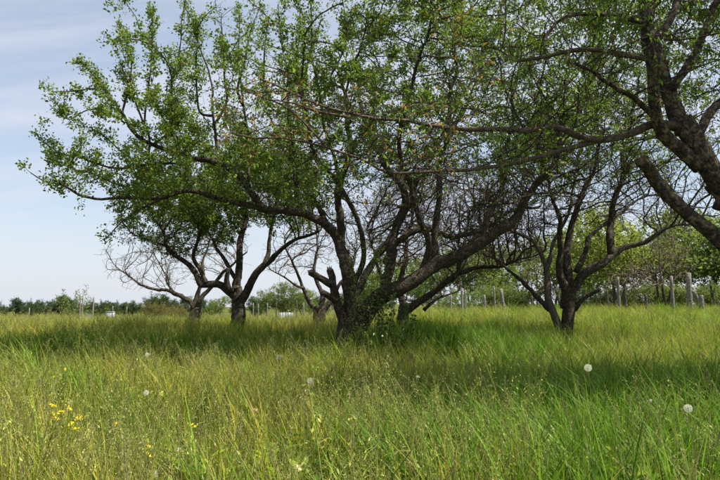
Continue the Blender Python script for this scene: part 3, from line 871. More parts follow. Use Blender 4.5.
BG = {
    'yellow': [bg_proto(101, 4.6, 4.2, 700, 7500, (0.09, 0.17), (0.14, 0.18, 0.045), (0.24, 0.27, 0.08)),
               bg_proto(102, 4.0, 3.6, 600, 6500, (0.09, 0.17), (0.13, 0.175, 0.045), (0.23, 0.26, 0.08))],
    'green': [bg_proto(111, 5.2, 4.6, 800, 8500, (0.09, 0.18), (0.10, 0.15, 0.045), (0.18, 0.24, 0.07)),
              bg_proto(112, 4.4, 4.6, 700, 8000, (0.09, 0.18), (0.11, 0.155, 0.045), (0.20, 0.25, 0.075), low=0.12)],
    'dark': [bg_proto(121, 3.0, 2.4, 420, 5200, (0.09, 0.16), (0.035, 0.065, 0.03), (0.075, 0.115, 0.05), low=0.12),
             bg_proto(122, 3.6, 2.2, 420, 5200, (0.09, 0.16), (0.04, 0.07, 0.032), (0.08, 0.12, 0.05), low=0.1),
             bg_proto(123, 2.6, 3.0, 420, 5200, (0.09, 0.16), (0.045, 0.075, 0.03), (0.09, 0.125, 0.05), low=0.12)],
    'brown': [bg_proto(131, 3.8, 3.4, 700, 700, (0.06, 0.10), (0.14, 0.12, 0.05), (0.18, 0.15, 0.06), low=0.12, bare=True)],
    'bush': [bg_proto(151, 2.8, 4.4, 600, 7000, (0.09, 0.16), (0.10, 0.145, 0.05), (0.17, 0.22, 0.08), low=0.06),
             bg_proto(152, 2.4, 4.0, 600, 7000, (0.09, 0.16), (0.11, 0.155, 0.05), (0.19, 0.23, 0.08), low=0.06)],
    'olive': [bg_proto(141, 2.6, 4.2, 600, 5200, (0.08, 0.14), (0.13, 0.12, 0.04), (0.20, 0.17, 0.06), low=0.08)],
}
bgrg = np.random.default_rng(77)
def bg_tree(kind, name, label, px, Y, h=None, wscale=1.0, group=None, cat='tree'):
    vs_ = BG[kind]
    tr, tw, cr = vs_[int(bgrg.integers(len(vs_)))]
    x = (px - 360) / FPX * Y
    o = thing(name, label, cat, (x, Y, T(x, Y)), group)
    ref = max((cr or tw).vertices, key=lambda q: q.co.z).co.z
    s = (h / ref) if h else 1.0
    o.scale = (s * wscale, s * wscale, s)
    o.rotation_euler = (0, 0, bgrg.uniform(0, 6.28))
    obj('trunk', tr, M_BARK, o)
    t = obj('twigs', tw, M_TWIGB, o); t['kind'] = 'stuff'
    if cr is not None:
        c = obj('crown', cr, M_FAR, o); c['kind'] = 'stuff'
    return o

# right-hand edge of the orchard, beyond the fence posts
RB = [  # kind, px, Y, height, label
    ('yellow', 612, 36, 6.8, 'bright yellow-green tree above the fence posts right of the half-bare fruit tree'),
    ('yellow', 638, 40, 5.9, 'smaller yellow-green tree beside the brown bush on the right'),
    ('brown', 662, 33, 5.4, 'brown almost leafless bush among the posts at the right'),
    ('green', 706, 42, 8.5, 'tall light green tree behind the thick post at the right edge'),
    ('green', 748, 38, 8.1, 'light green tree cut off by the right edge of the picture'),
    ('green', 676, 50, 9.0, 'green tree filling the gap behind the brown bush'),
    ('yellow', 588, 48, 6.8, 'yellow-green tree seen just right of the half-bare fruit tree stems'),
    ('green', 556, 46, 6.6, 'green tree seen between the stems of the half-bare fruit tree'),
    ('green', 520, 44, 5.6, 'green bushy tree behind the leaning fence post'),
    ('bush', 497, 39, 2.5, 'dark green bush behind the tall thin fence post'),
    ('yellow', 468, 47, 6.1, 'yellow-green tree behind the paired fence posts'),
    ('green', 440, 50, 6.1, 'green tree glimpsed under the long right limb of the plum'),
    ('brown', 536, 37, 3.9, 'small brown bush left of the half-bare fruit tree'),
    ('green', 405, 56, 6.1, 'green tree far behind the twiggy tree'),
    ('green', 372, 60, 5.6, 'green tree far behind the suckers of the plum'),
    ('bush', 455, 38, 2.1, 'low green bush between the short pale post and the close pair'),
    ('bush', 512, 37, 2.1, 'low green bush right of the leaning post'),
    ('bush', 575, 39, 2.2, 'low green bush seen right of the half-bare fruit tree base'),
    ('bush', 604, 38, 2.1, 'low green bush behind the dark slim post'),
    ('bush', 632, 37, 2.1, 'low green bush right of the dark thick post'),
    ('bush', 655, 36, 2.2, 'low green bush behind the brown bush'),
    ('bush', 680, 37, 2.4, 'low green bush between the slim pale post and the thickest post'),
    ('bush', 702, 35, 2.2, 'low green bush behind the leaning log'),
    ('bush', 726, 37, 2.5, 'low green bush at the right edge'),
]
for k, px, Y, h, lab in RB:
    bg_tree(k, {'brown': 'bush', 'bush': 'bush'}.get(k, 'tree'), lab, px, Y, h, group='trees along the right field edge')
LB = [
    ('green', 284, 75, 5.2, 'rounded green tree on the skyline between the left fruit tree and the plum'),
    ('green', 268, 78, 4.6, 'lower green tree at the left of the skyline gap'),
    ('green', 302, 80, 4.4, 'green tree behind the small bare tree'),
    ('yellow', 338, 70, 3.4, 'yellow-green bush far behind the plum trunk'),
    ('green', 222, 80, 3.4, 'green bush far behind the trunk of the left fruit tree'),
    ('olive', 163, 52, 2.3, 'olive brown bush in front of the dark tree row'),
    ('olive', 180, 54, 1.9, 'small olive bush beside the bare grey tree'),
]
for k, px, Y, h, lab in LB:
    bg_tree(k, 'bush' if 'bush' in lab else 'tree', lab, px, Y, h, group='trees along the left field edge')
build_shoots('sapling', 'light green sapling with loose upright shoots by the tall stakes', 'sapling',
             [(72, 330, 296, -6, 50), (74, 330, 291, 2, 50.2), (80, 330, 287, 7, 50), (68, 330, 296, -12, 49.8), (78, 330, 294, 2, 50.4), (66, 330, 290, -3, 50.3), (84, 330, 298, 4, 49.7)],
             88, M_FAR, M_TWIG, (0.10, 0.20), 120, ((0.12, 0.16, 0.05), (0.20, 0.24, 0.08)), r=0.03, out=0.5)
ords = ['first', 'second', 'third', 'fourth', 'fifth', 'sixth', 'seventh', 'eighth', 'ninth', 'tenth', 'eleventh', 'twelfth', 'thirteenth', 'fourteenth', 'fifteenth', 'sixteenth', 'seventeenth', 'eighteenth', 'nineteenth', 'twentieth']
xs = np.linspace(4, 212, 18)
for i, px in enumerate(xs):
    bg_tree('dark', 'young_tree', 'dark green young tree, %s from the left in the far row' % ords[i], px + bgrg.normal(0, 3), 84 + bgrg.uniform(-4, 4),
            3.3 + bgrg.normal(0, 0.4), 1.2, group='far row of dark young trees')
for i, px in enumerate([238, 256, 318, 350, 386, 424]):
    far = 84 if px < 330 else 70
    bg_tree('dark', 'young_tree', ['dark young tree low behind the left fruit tree trunk',
            'dark young tree at the foot of the skyline gap', 'dark young tree low behind the small bare tree', 'dark young tree directly behind the plum trunk',
            'dark young tree behind the plum suckers', 'dark young tree behind the twiggy tree limb'][i],
            px, far, 3.6 if px < 330 else 3.6, 1.3, group='dark young trees beyond the field')

# ------------------------------------------------------------------ fence posts and stakes
def post(name, label, px, ptop, wpx, Y, mat, lean=0.0, group=None, k=8, cat='post'):
    x = (px - 360) / FPX * Y
    g = T(x, Y)
    top = at(px, ptop, Y)
    h = top[2] - g
    r = wpx / 2 / FPX * Y
    pts = np.array([[0, 0, -0.3], [0.0, 0, h * 0.3], [lean * h * 0.6, 0.01, h * 0.65], [lean * h, 0, h]])
    C = catmull(pts, h / 8)
    v, f = tube(C, np.linspace(r * 1.08, r * 0.92, len(C)), k, 0.06, int(px * 7))
    o = obj(name, mk_mesh(name, v, f), mat, loc=(x, Y, g))
    tag(o, label, cat, group)
    return o
FG = 'fence posts along the right field edge'
post('fence_post', 'short pale post leftmost of the fence right of the plum', 450, 295, 2.11, 34, M_POST, 0.02, FG)
post('fence_post', 'pale post, left one of the close pair', 461.5, 288, 2.29, 33, M_POST, 0.0, FG)
post('fence_post', 'pale post, right one of the close pair', 464.5, 290, 1.94, 33.4, M_POST, 0.02, FG)
post('fence_post', 'short pale post between the close pair and the tall thin post', 484, 295, 2.29, 33, M_POST, -0.01, FG)
post('fence_post', 'tall thin post beside the leaning one', 494, 286, 1.76, 32, M_POST, -0.01, FG)
post('fence_post', 'thick pale post leaning left, next to the tall thin post', 503, 289, 3.70, 31, M_POST, -0.09, FG)
post('fence_post', 'dark short post left of the half-bare fruit tree', 531, 296, 2.29, 33, M_POSTD, 0.0, FG)
post('fence_post', 'dark slim post under the yellow-green tree', 606, 290, 2.64, 32, M_POSTD, 0.0, FG)
post('fence_post', 'pale grey post left of the dark one under the yellow-green tree', 617.5, 277, 3.17, 31, M_POST, 0.0, FG)
post('fence_post', 'dark thick post right of the pale grey one', 623.5, 279, 3.70, 31, M_POSTD, 0.01, FG)
post('fence_post', 'short dark stump-like post left of the brown bush', 644.5, 294, 2.99, 30, M_POSTD, 0.0, FG)
post('fence_post', 'slim pale post between the brown bush and the thickest post', 671, 276, 3.34, 30, M_POST, 0.0, FG)
post('fence_post', 'thickest grey post with the log leaning on it', 688, 273, 5.28, 29, M_POST, 0.01, FG, 10)
post('fence_post', 'dark far post at the right edge', 712, 280, 2.64, 34, M_POSTD, -0.06, FG)
def log(name, label, a, b, wpx, Y, mat, dy=-0.2):
    A_ = at(*a, Y); B_ = at(*b, Y); A_[1] += dy
    B_[2] = min(B_[2], T(B_[0], B_[1]) + 0.1) if b[1] > a[1] else B_[2]
    C = catmull([A_, (A_ + B_) / 2 + np.array([0, 0, 0.02]), B_], 0.15)
    r = wpx / 2 / FPX * Y
    v, f = tube(C - C[-1], np.linspace(r, r * 1.1, len(C)), 8, 0.08, 5)
    tag(obj(name, mk_mesh(name, v, f), mat, loc=tuple(C[-1])), label, 'log')
log('brace_log', 'weathered log leaning down to the right from the thickest post', (691, 291), (704, 312), 4.2, 28.6, M_POST)
log('brace_log', 'short forked stub standing in the grass right of the leaning log', (701, 295), (703, 312), 3.6, 28.4, M_POST, 0.0)
SG = 'stakes along the left field edge'
post('garden_stake', 'short pale stake, leftmost at the far left edge of the field', 31.5, 308, 1.22, 46, M_POST, 0.02, SG)
post('garden_stake', 'tall pale stake, left one of the pair by the light green sapling', 82, 296, 1.08, 45, M_POST, 0.0, SG)
post('garden_stake', 'tall pale stake leaning beside the left one of the pair', 84.5, 294, 1.08, 45, M_POST, -0.01, SG)
post('garden_stake', 'tall thick stake right of the light green sapling', 95, 297, 1.87, 44, M_POST, 0.0, SG)
post('garden_stake', 'thin stake in front of the small pale box', 114.5, 306, 0.94, 44, M_POST, 0.0, SG)
post('garden_stake', 'thin stake right of the small pale box', 128.5, 307, 1.01, 45, M_POST, 0.0, SG)
for i, (px, pt, lab) in enumerate([(254, 303, 'thin stake leftmost under the skyline gap'), (259, 304, 'thin stake second under the skyline gap'), (268, 303, 'thin stake third under the skyline gap'),
                                   (277, 302, 'dark stake just left of the white panel'), (297, 300, 'tall dark stake right of the white panel'), (304, 303, 'thin stake by the small bare tree')]):
    post('garden_stake', lab, px, pt, 1.2 if i < 4 else 1.6, 42 + i * 0.5, M_POSTD if i in (3, 4) else M_POST, 0.0, SG)

# white beehive, white panel, grey heap
def boxv(x0, x1, y0, y1, z0, z1):
    v = np.array([[x, y, z] for z in (z0, z1) for y in (y0, y1) for x in (x0, x1)], float)
    f = np.array([[0, 2, 3, 1], [4, 5, 7, 6], [0, 1, 5, 4], [2, 6, 7, 3], [0, 4, 6, 2], [1, 3, 7, 5]])
    return v, f
M_WHITE = plain_mat('white paint', (0.24, 0.26, 0.29), (0.36, 0.38, 0.41), 5)
M_TARP = plain_mat('grey tarpaulin', (0.035, 0.04, 0.047), (0.08, 0.09, 0.10), 3)
def build_hive(px, Y):
    x = (px - 360) / FPX * Y; z = T(x, Y)
    o = thing('pale_box', 'small pale box in the grass behind the thin stake at left', 'box', (x, Y, z))
    s = 0.27
    g = Geo(); g.add(*boxv(-s, s, -s, s, 0.45, 1.2)); obj('body', g.mesh('body', False), M_WHITE, o)
    g = Geo(); g.add(*boxv(-s - 0.012, s + 0.012, -s - 0.012, s + 0.012, 1.2, 1.27)); obj('lid', g.mesh('lid', False), M_WHITE, o)
    for sx in (-1, 1):
        for sy in (-1, 1):
            g = Geo(); g.add(*boxv(sx * 0.26 - 0.03, sx * 0.26 + 0.03, sy * 0.26 - 0.03, sy * 0.26 + 0.03, -0.05, 0.45)); obj('leg', g.mesh('leg', False), M_POST, o)
build_hive(112.5, 46)
def build_panel(px, Y):
    x = (px - 360) / FPX * Y; z = T(x, Y)
    o = thing('panel_fence', 'low white panel fence far off between the left fruit tree and the small bare tree', 'fence', (x, Y, z))
    for i in range(5):
        g = Geo(); g.add(*boxv(-0.55 + i * 0.23, -0.55 + i * 0.23 + 0.20, -0.015, 0.015, 0.1, 1.15 + 0.02 * (i % 2))); obj('panel', g.mesh('panel', False), M_WHITE, o)
    for i in (0, 1):
        g = Geo(); g.add(*boxv(-0.62 + i * 1.25, -0.56 + i * 1.25, -0.03, 0.03, -0.1, 1.2)); obj('post', g.mesh('post', False), M_POST, o)
build_panel(287, 48)
def build_heap(px, Y):
    x = (px - 360) / FPX * Y; z = T(x, Y)
    th = np.linspace(0, 2 * np.pi, 14, endpoint=False); v, f = [], []
    prof = [(1.0, 0.0), (0.92, 0.35), (0.72, 0.65), (0.4, 0.82), (0.06, 0.86)]
    r_ = np.random.default_rng(9)
    for a, h in prof:
        for t in th:
            k = 1 + r_.normal(0, 0.05)
            v.append((math.cos(t) * a * 0.62 * k, math.sin(t) * a * 0.5 * k, h * (1.05 + 0.2 * math.cos(t)) * k))
    n = len(th)
    for i in range(len(prof) - 1):
        for j in range(n):
            f.append((i * n + j, i * n + (j + 1) % n, (i + 1) * n + (j + 1) % n, (i + 1) * n + j))
    tag(obj('covered_heap', mk_mesh('covered_heap', v, f), M_TARP, loc=(x, Y, z)), 'low grey rounded heap between the tall stakes at left', 'heap')
build_heap(88.5, 47)

# ------------------------------------------------------------------ grass
def blades(g, rg, n, spread, h, wd, bend, ca, cb, seg=4, tipc=None):
    """n curved blades, each a strip of quads ending in a point"""
    for _ in range(n):
        a = rg.uniform(0, 6.283); rr = spread * math.sqrt(rg.random())
        b = np.array([math.cos(a) * rr, math.sin(a) * rr, -0.03])
        H = rg.uniform(*h); W = rg.uniform(*wd); B = rg.uniform(*bend) * H
        d = rg.uniform(0, 6.283); dv = np.array([math.cos(d), math.sin(d), 0]); sv = np.array([-math.sin(d), math.cos(d), 0])
        t = np.linspace(0, 1, seg + 1)
        drop = np.clip(B / max(H, 1e-3) - 0.45, 0, 1)
        c = b + dv * (B * t ** 2)[:, None] + np.array([0, 0, 1]) * (H * (t - drop * 0.75 * t ** 3))[:, None]
        tw = sv[None] * np.cos(t * 0.8)[:, None] + dv[None] * np.sin(t * 0.8)[:, None]
        ww = W * 0.5 * (1 - t ** 2.2) + 0.0003
        v = np.concatenate([c - tw * ww[:, None], c + tw * ww[:, None]])
        n1 = seg + 1
        f = np.array([[i, n1 + i, n1 + i + 1, i + 1] for i in range(seg)])
        m = rg.random()
        col = (np.array(ca) * (1 - m) + np.array(cb) * m) * rg.uniform(0.8, 1.2)
        cc = np.repeat(col[None], 2 * n1, 0)
        if tipc is not None and rg.random() < 0.4:
            k = np.concatenate([t, t])[:, None] ** 3
            cc = cc * (1 - k) + np.array(tipc) * k
        g.add(v, f, cc)

def stalks(g, rg, n, spread, h, kind, ca, cb):
    """flowering grass stalks: thin stem with a loose panicle (0) or a narrow spike (1)"""
    for _ in range(n):
        a = rg.uniform(0, 6.283); rr = spread * math.sqrt(rg.random())
        H = rg.uniform(*h); d = rg.uniform(0, 6.283)
        dv = np.array([math.cos(d), math.sin(d), 0.0])
        lean = rg.uniform(0.03, 0.22) * H
        b = np.array([math.cos(a) * rr, math.sin(a) * rr, -0.03])
        t = np.linspace(0, 1, 6)
        nod = rg.uniform(0.0, 0.12)
        C = b + dv * (lean * t ** 2 + nod * np.clip(t - 0.75, 0, 1) * 2)[:, None] * 1.0 + np.array([0, 0, 1]) * (H * t - nod * 0.5 * np.clip(t - 0.8, 0, 1) * 2)[:, None]
        m = rg.random(); col = (np.array(ca) * (1 - m) + np.array(cb) * m) * rg.uniform(0.8, 1.2)
        u = np.array([-dv[1], dv[0], 0]); r = 0.0013
        # three-sided stem
        ring = []
        for q in range(3):
            an = q * 2.094
            ring.append(C + (u * math.cos(an) + dv * math.sin(an)) * r)
        v = np.stack(ring, 1).reshape(-1, 3)
        f = [[i * 3 + q, i * 3 + (q + 1) % 3, i * 3 + 3 + (q + 1) % 3, i * 3 + 3 + q] for i in range(5) for q in range(3)]
        g.add(v, f, col * 0.9)
        ns = 16 if kind == 0 else 20
        L0 = 0.17 if kind == 0 else 0.09
        for s_ in range(ns):
            tt = 1 - (s_ / ns) * (L0 / H)
            i = min(int(tt * 5), 4); fr = tt * 5 - i
            p = C[i] * (1 - fr) + C[i + 1] * fr
            e = unit(rg.normal(0, 1, 3) * np.array([1, 1, 0.35]) + np.array([0, 0, 0.7 if kind else 0.25]))
            off = rg.uniform(0.012, 0.05) * (0.4 + s_ / ns) if kind == 0 else rg.uniform(0.001, 0.005)
            q = p + e * off - np.array([0, 0, 0.3 * off if kind == 0 else 0])
            l = rg.uniform(0.012, 0.022) if kind == 0 else rg.uniform(0.010, 0.016)
            sd = unit(np.cross(e, rg.normal(0, 1, 3))) * l * 0.17
            dn = e * 0.55 + np.array([0, 0, -0.5 if kind == 0 else 0.5])
            v = np.array([q, q + dn * l * 0.5 + sd, q + dn * l, q + dn * l * 0.5 - sd])
            g.add(v, [[0, 1, 2, 3]], col * rg.uniform(0.9, 1.25))
            if kind == 0:   # hair-thin pedicel
                g.add(np.array([p, p + sd * 0.25, q + sd * 0.25, q]), [[0, 1, 2, 3]], col)

GA, GB = (0.085, 0.15, 0.014), (0.27, 0.325, 0.034)
LA, LBc = (0.05, 0.12, 0.014), (0.15, 0.26, 0.028)
SA, SB = (0.24, 0.225, 0.07), (0.37, 0.325, 0.12)
tuft_col = bpy.data.collections.new('tuft_library')     # never linked: only feeds the instancers
def make_tufts(prefix, fn, count, seed, mat):
    col = bpy.data.collections.new(prefix)
    for i in range(count):
        g = Geo(); fn(g, np.random.default_rng(seed + i))
        me = g.mesh('%s_%d' % (prefix, i)); me.materials.append(mat)
        col.objects.link(bpy.data.objects.new('%s_%d' % (prefix, i), me))
    return col
def t_green(g, r):
    blades(g, r, 16, 0.06, (0.20, 0.60), (0.005, 0.011), (0.08, 0.55), GA, GB, tipc=(0.32, 0.28, 0.10))
    blades(g, r, 4, 0.08, (0.15, 0.5), (0.003, 0.005), (0.1, 0.6), SA, SB)
def t_lush(g, r):
    blades(g, r, 16, 0.08, (0.30, 0.70), (0.008, 0.015), (0.05, 0.65), LA, LBc, 5)
def t_straw(g, r):
    stalks(g, r, 4, 0.08, (0.48, 0.80), 0, (0.20, 0.24, 0.05), (0.36, 0.34, 0.12))
    stalks(g, r, 2, 0.08, (0.45, 0.75), 1, (0.17, 0.19, 0.07), SA)
    blades(g, r, 8, 0.08, (0.2, 0.45), (0.002, 0.004), (0.1, 0.6), (0.16, 0.16, 0.05), SA)
def t_spike(g, r):
    stalks(g, r, 4, 0.07, (0.45, 0.75), 1, (0.15, 0.18, 0.06), (0.28, 0.25, 0.11))
    blades(g, r, 10, 0.07, (0.25, 0.5), (0.003, 0.005), (0.1, 0.5), GA, GB)
def t_thatch(g, r):
    blades(g, r, 16, 0.12, (0.06, 0.22), (0.002, 0.005), (0.5, 1.6), (0.10, 0.095, 0.04), SA, 3)
    blades(g, r, 14, 0.10, (0.10, 0.28), (0.003, 0.006), (0.3, 1.0), GA, GB, 3)
def t_herb(g, r):
    # leafy weeds with broad leaves
    for _ in range(10):
        a = r.uniform(0, 6.283); H = r.uniform(0.05, 0.4)
        b = np.array([math.cos(a) * 0.03, math.sin(a) * 0.03, H * 0.7])
        d = unit(np.array([math.cos(a), math.sin(a), r.uniform(0.1, 1.0)])); L = r.uniform(0.07, 0.17)
        s_ = unit(np.cross(d, [0, 0, 1])) * L * r.uniform(0.12, 0.22)
        c = (np.array(LA) + r.random() * (np.array(GB) - np.array(LA))) * r.uniform(0.8, 1.2)
        g.add(np.array([b, b + d * L * 0.5 + s_, b + d * L - np.array([0, 0, 0.02]), b + d * L * 0.5 - s_]), [[0, 1, 2, 3]], c)
    blades(g, r, 6, 0.04, (0.25, 0.5), (0.003, 0.006), (0.05, 0.3), LA, GB)
C_GREEN = make_tufts('green_tuft', t_green, 7, 300, M_GRASS)
C_LUSH = make_tufts('lush_tuft', t_lush, 6, 320, M_GRASS)
C_STRAW = make_tufts('straw_tuft', t_straw, 7, 340, M_STRAW)
C_SPIKE = make_tufts('spike_tuft', t_spike, 5, 360, M_STRAW)
C_THATCH = make_tufts('thatch_tuft', t_thatch, 5, 380, M_GRASS)
C_HERB = make_tufts('herb_tuft', t_herb, 5, 400, M_GRASS)

def instancer(name, label, col, pts, scl, tint, seed):
    rg = np.random.default_rng(seed)
    n = len(pts)
    me = bpy.data.meshes.new(name)
    me.vertices.add(n); me.vertices.foreach_set('co', np.asarray(pts, np.float32).ravel())
    def attr_(nm, typ, data, key):
        a_ = me.attributes.new(nm, typ, 'POINT'); a_.data.foreach_set(key, np.asarray(data).ravel())
    attr_('idx', 'INT', rg.integers(0, len(col.objects), n).astype(np.int32), 'value')
    rot = np.stack([rg.normal(0, 0.10, n), rg.normal(0, 0.10, n), rg.uniform(0, 6.283, n)], -1).astype(np.float32)
    attr_('rot', 'FLOAT_VECTOR', rot, 'vector')
    attr_('scl', 'FLOAT_VECTOR', np.asarray(scl, np.float32), 'vector')
    attr_('tint', 'FLOAT', np.asarray(tint, np.float32), 'value')
    me.update()
    o = obj(name, me)
    o['kind'] = 'stuff'; o['label'] = label; o['category'] = 'grass'
    ng = bpy.data.node_groups.new(name + '_nodes', 'GeometryNodeTree')
    ng.interface.new_socket('Geometry', in_out='INPUT', socket_type='NodeSocketGeometry')
    ng.interface.new_socket('Geometry', in_out='OUTPUT', socket_type='NodeSocketGeometry')
    gi = ng.nodes.new('NodeGroupInput'); go = ng.nodes.new('NodeGroupOutput')
    ip = ng.nodes.new('GeometryNodeInstanceOnPoints')
    ci = ng.nodes.new('GeometryNodeCollectionInfo')
    ci.inputs['Collection'].default_value = col
    ci.inputs['Separate Children'].default_value = True
    ci.inputs['Reset Children'].default_value = True
    ip.inputs['Pick Instance'].default_value = True
    def named(nm, typ):
        q = ng.nodes.new('GeometryNodeInputNamedAttribute'); q.data_type = typ; q.inputs['Name'].default_value = nm
        return q.outputs['Attribute']
    ng.links.new(gi.outputs[0], ip.inputs['Points'])
    ng.links.new(ci.outputs[0], ip.inputs['Instance'])
    ng.links.new(named('idx', 'INT'), ip.inputs['Instance Index'])
    ng.links.new(named('rot', 'FLOAT_VECTOR'), ip.inputs['Rotation'])
    ng.links.new(named('scl', 'FLOAT_VECTOR'), ip.inputs['Scale'])
    ng.links.new(ip.outputs[0], go.inputs[0])
    md = o.modifiers.new('scatter', 'NODES'); md.node_group = ng
    return o

def field_noise(x, y, s, ph):
    return (np.sin(x * s + ph) * np.cos(y * s * 0.9 + ph * 1.3) + 0.6 * np.sin(x * s * 2.3 + y * s * 1.7 + ph * 2.1) + 0.4 * np.sin(y * s * 3.9 - x * s * 2.9 + ph)) / 2.0

def wedge(rg, y0, y1, dens, margin=2.2, slope=0.66):
    area = slope * (y1 ** 2 - y0 ** 2) + 2 * margin * (y1 - y0)
    n = int(area * dens * 1.0)
    ys = []
    while len(ys) < n:
        y = rg.uniform(y0, y1, n * 2)
        keep = rg.random(len(y)) < (slope * y + margin) / (slope * y1 + margin)
        ys = np.concatenate([ys, y[keep]])
    y = ys[:n]
    x = rg.uniform(-1, 1, n) * (slope * y + margin)
    return x, y

grg = np.random.default_rng(500)
def straw_amount(x, y):
    """how dry the sward is: drier on the left and towards the camera's left foreground"""
    u = x / (0.66 * y + 0.6)
    a = 0.68 - 0.48 * sstep(-0.15, 0.55, u) + 0.32 * field_noise(x, y, 0.8, 1.1)
    return np.clip(a, 0, 1)
TREES_XY = [(-0.28, 12.0, 0.35), (5.5, 15, 0.3), (-3.7, 17, 0.3)]
batches = {k: [] for k in 'GLSPTH'}
def put(kind, x, y, sx, sz, tint):
    batches[kind].append((x, y, sx, sz, tint))
for (y0, y1, dens, wsc) in [(0.5, 4.5, 105, 1.0), (4.5, 9, 62, 1.15), (9, 18, 30, 1.5), (18, 34, 10, 2.2), (34, 62, 3.2, 3.6)]:
    x, y = wedge(grg, y0, y1, dens)
    st = straw_amount(x, y)
    r = grg.random(len(x))
    lushzone = np.clip(field_noise(x, y, 1.6, 4.0) * 1.2 + 0.75 * sstep(-0.2, 1.2, x - 0.10 * y) * sstep(12, 6, y), 0, 1)
    kind = np.full(len(x), 'G')
    kind[r < 0.65 * lushzone + 0.05] = 'L'
    r2 = grg.random(len(x))
    kind[r2 < 0.03 + 0.24 * st] = 'S'
    kind[(r2 > 0.90 - 0.05 * st)] = 'P'
    if y1 < 10:
        kind[(r2 > 0.66) & (r2 < 0.80)] = 'T'
        kind[(r2 > 0.79) & (r2 < 0.84)] = 'H'
    hgt = 0.86 + 0.34 * field_noise(x, y, 2.6, 2.2) + grg.normal(0, 0.15, len(x))
    hgt = np.clip(hgt, 0.38, 1.4)
    tint = np.clip(st * 0.95 - 0.05 + grg.normal(0, 0.12, len(x)), 0, 1)
    for k in 'GLSPTH':
        m = kind == k
        put(k, x[m], y[m], np.full(m.sum(), wsc), hgt[m], tint[m])
# tall lush stand right of the plum trunk and a band under its crown
def clump(cx, cy, rx, ry, n, h):
    x = cx + grg.normal(0, rx, n); y = cy + grg.normal(0, ry, n)
    put('L', x, y, np.full(n, 1.5), np.clip(h + grg.normal(0, 0.12, n), 0.5, 1.8), np.zeros(n))
clump(1.55, 11.8, 0.75, 0.5, 260, 1.3)
clump(2.5, 11.4, 0.7, 0.5, 150, 1.1)
clump(-4.5, 12.2, 2.2, 0.7, 420, 1.0)
clump(2.6, 5.6, 1.1, 0.9, 420, 0.85)
clump(3.0, 3.9, 0.8, 0.7, 320, 0.72)
clump(1.3, 4.4, 0.7, 0.6, 220, 0.72)
def stand(kind, cx, cy, rx, ry, n, h, t):
    x = cx + grg.normal(0, rx, n); y = cy + grg.normal(0, ry, n)
    put(kind, x, y, np.full(n, 1.0), np.clip(h + grg.normal(0, 0.15, n), 0.4, 1.6), np.full(n, t))
stand('S', 0.45, 3.5, 0.25, 0.5, 22, 1.15, 0.6); stand('S', -1.5, 3.2, 0.5, 0.5, 20, 1.05, 0.6); stand('S', 0.9, 5.2, 0.4, 0.6, 12, 1.15, 0.5); stand('P', 2.0, 3.4, 0.5, 0.5, 16, 1.15, 0.3)
stand('H', -0.75, 3.3, 0.18, 0.2, 26, 1.1, 0.0); stand('H', 1.6, 3.3, 0.3, 0.3, 30, 1.1, 0.0); stand('H', 2.9, 5.2, 0.5, 0.4, 40, 1.3, 0.0); stand('H', -0.5, 3.9, 0.3, 0.2, 20, 1.0, 0.0)
info = {'G': ('meadow_grass', 'fine green meadow grass covering the orchard floor', C_GREEN), 'L': ('lush_grass', 'taller broad-bladed dark green grass in clumps', C_LUSH),
        'S': ('seed_grass', 'straw-coloured flowering grass stalks with loose seed heads', C_STRAW), 'P': ('spike_grass', 'grass stalks with narrow seed spikes', C_SPIKE),
        'T': ('thatch', 'short matted dry grass close to the soil', C_THATCH), 'H': ('leafy_weeds', 'small broad-leaved weeds among the near grass', C_HERB)}
tot = 0
for i, k in enumerate('GLSPTH'):
    X = np.concatenate([b[0] for b in batches[k]]); Y = np.concatenate([b[1] for b in batches[k]])
    SX = np.concatenate([b[2] for b in batches[k]]); SZ = np.concatenate([b[3] for b in batches[k]]); TI = np.concatenate([b[4] for b in batches[k]])
    pts = np.stack([X, Y, terrain(X, Y)], -1)
    zz_ = SZ * (1 + 0.10 * (SX - 1))
    instancer(info[k][0], info[k][1], info[k][2], pts, np.stack([SX, SX, zz_], -1), TI, 600 + i)
    tot += len(X)
print('tufts', tot)

# ------------------------------------------------------------------ flowers
def stem_to(o, loc, head, r, col):
    g = Geo()
    a = np.array([0, 0, -0.03]); b = head - loc
    C = catmull([a, (a + b) / 2 + np.array([0.01, 0, 0.0]), b], 0.06)
    v, f = tube(C, np.linspace(r, r * 0.7, len(C)), 6, 0)
    g.add(v, f, col)
    obj('stem', g.mesh('stem'), M_FLOWER, o)

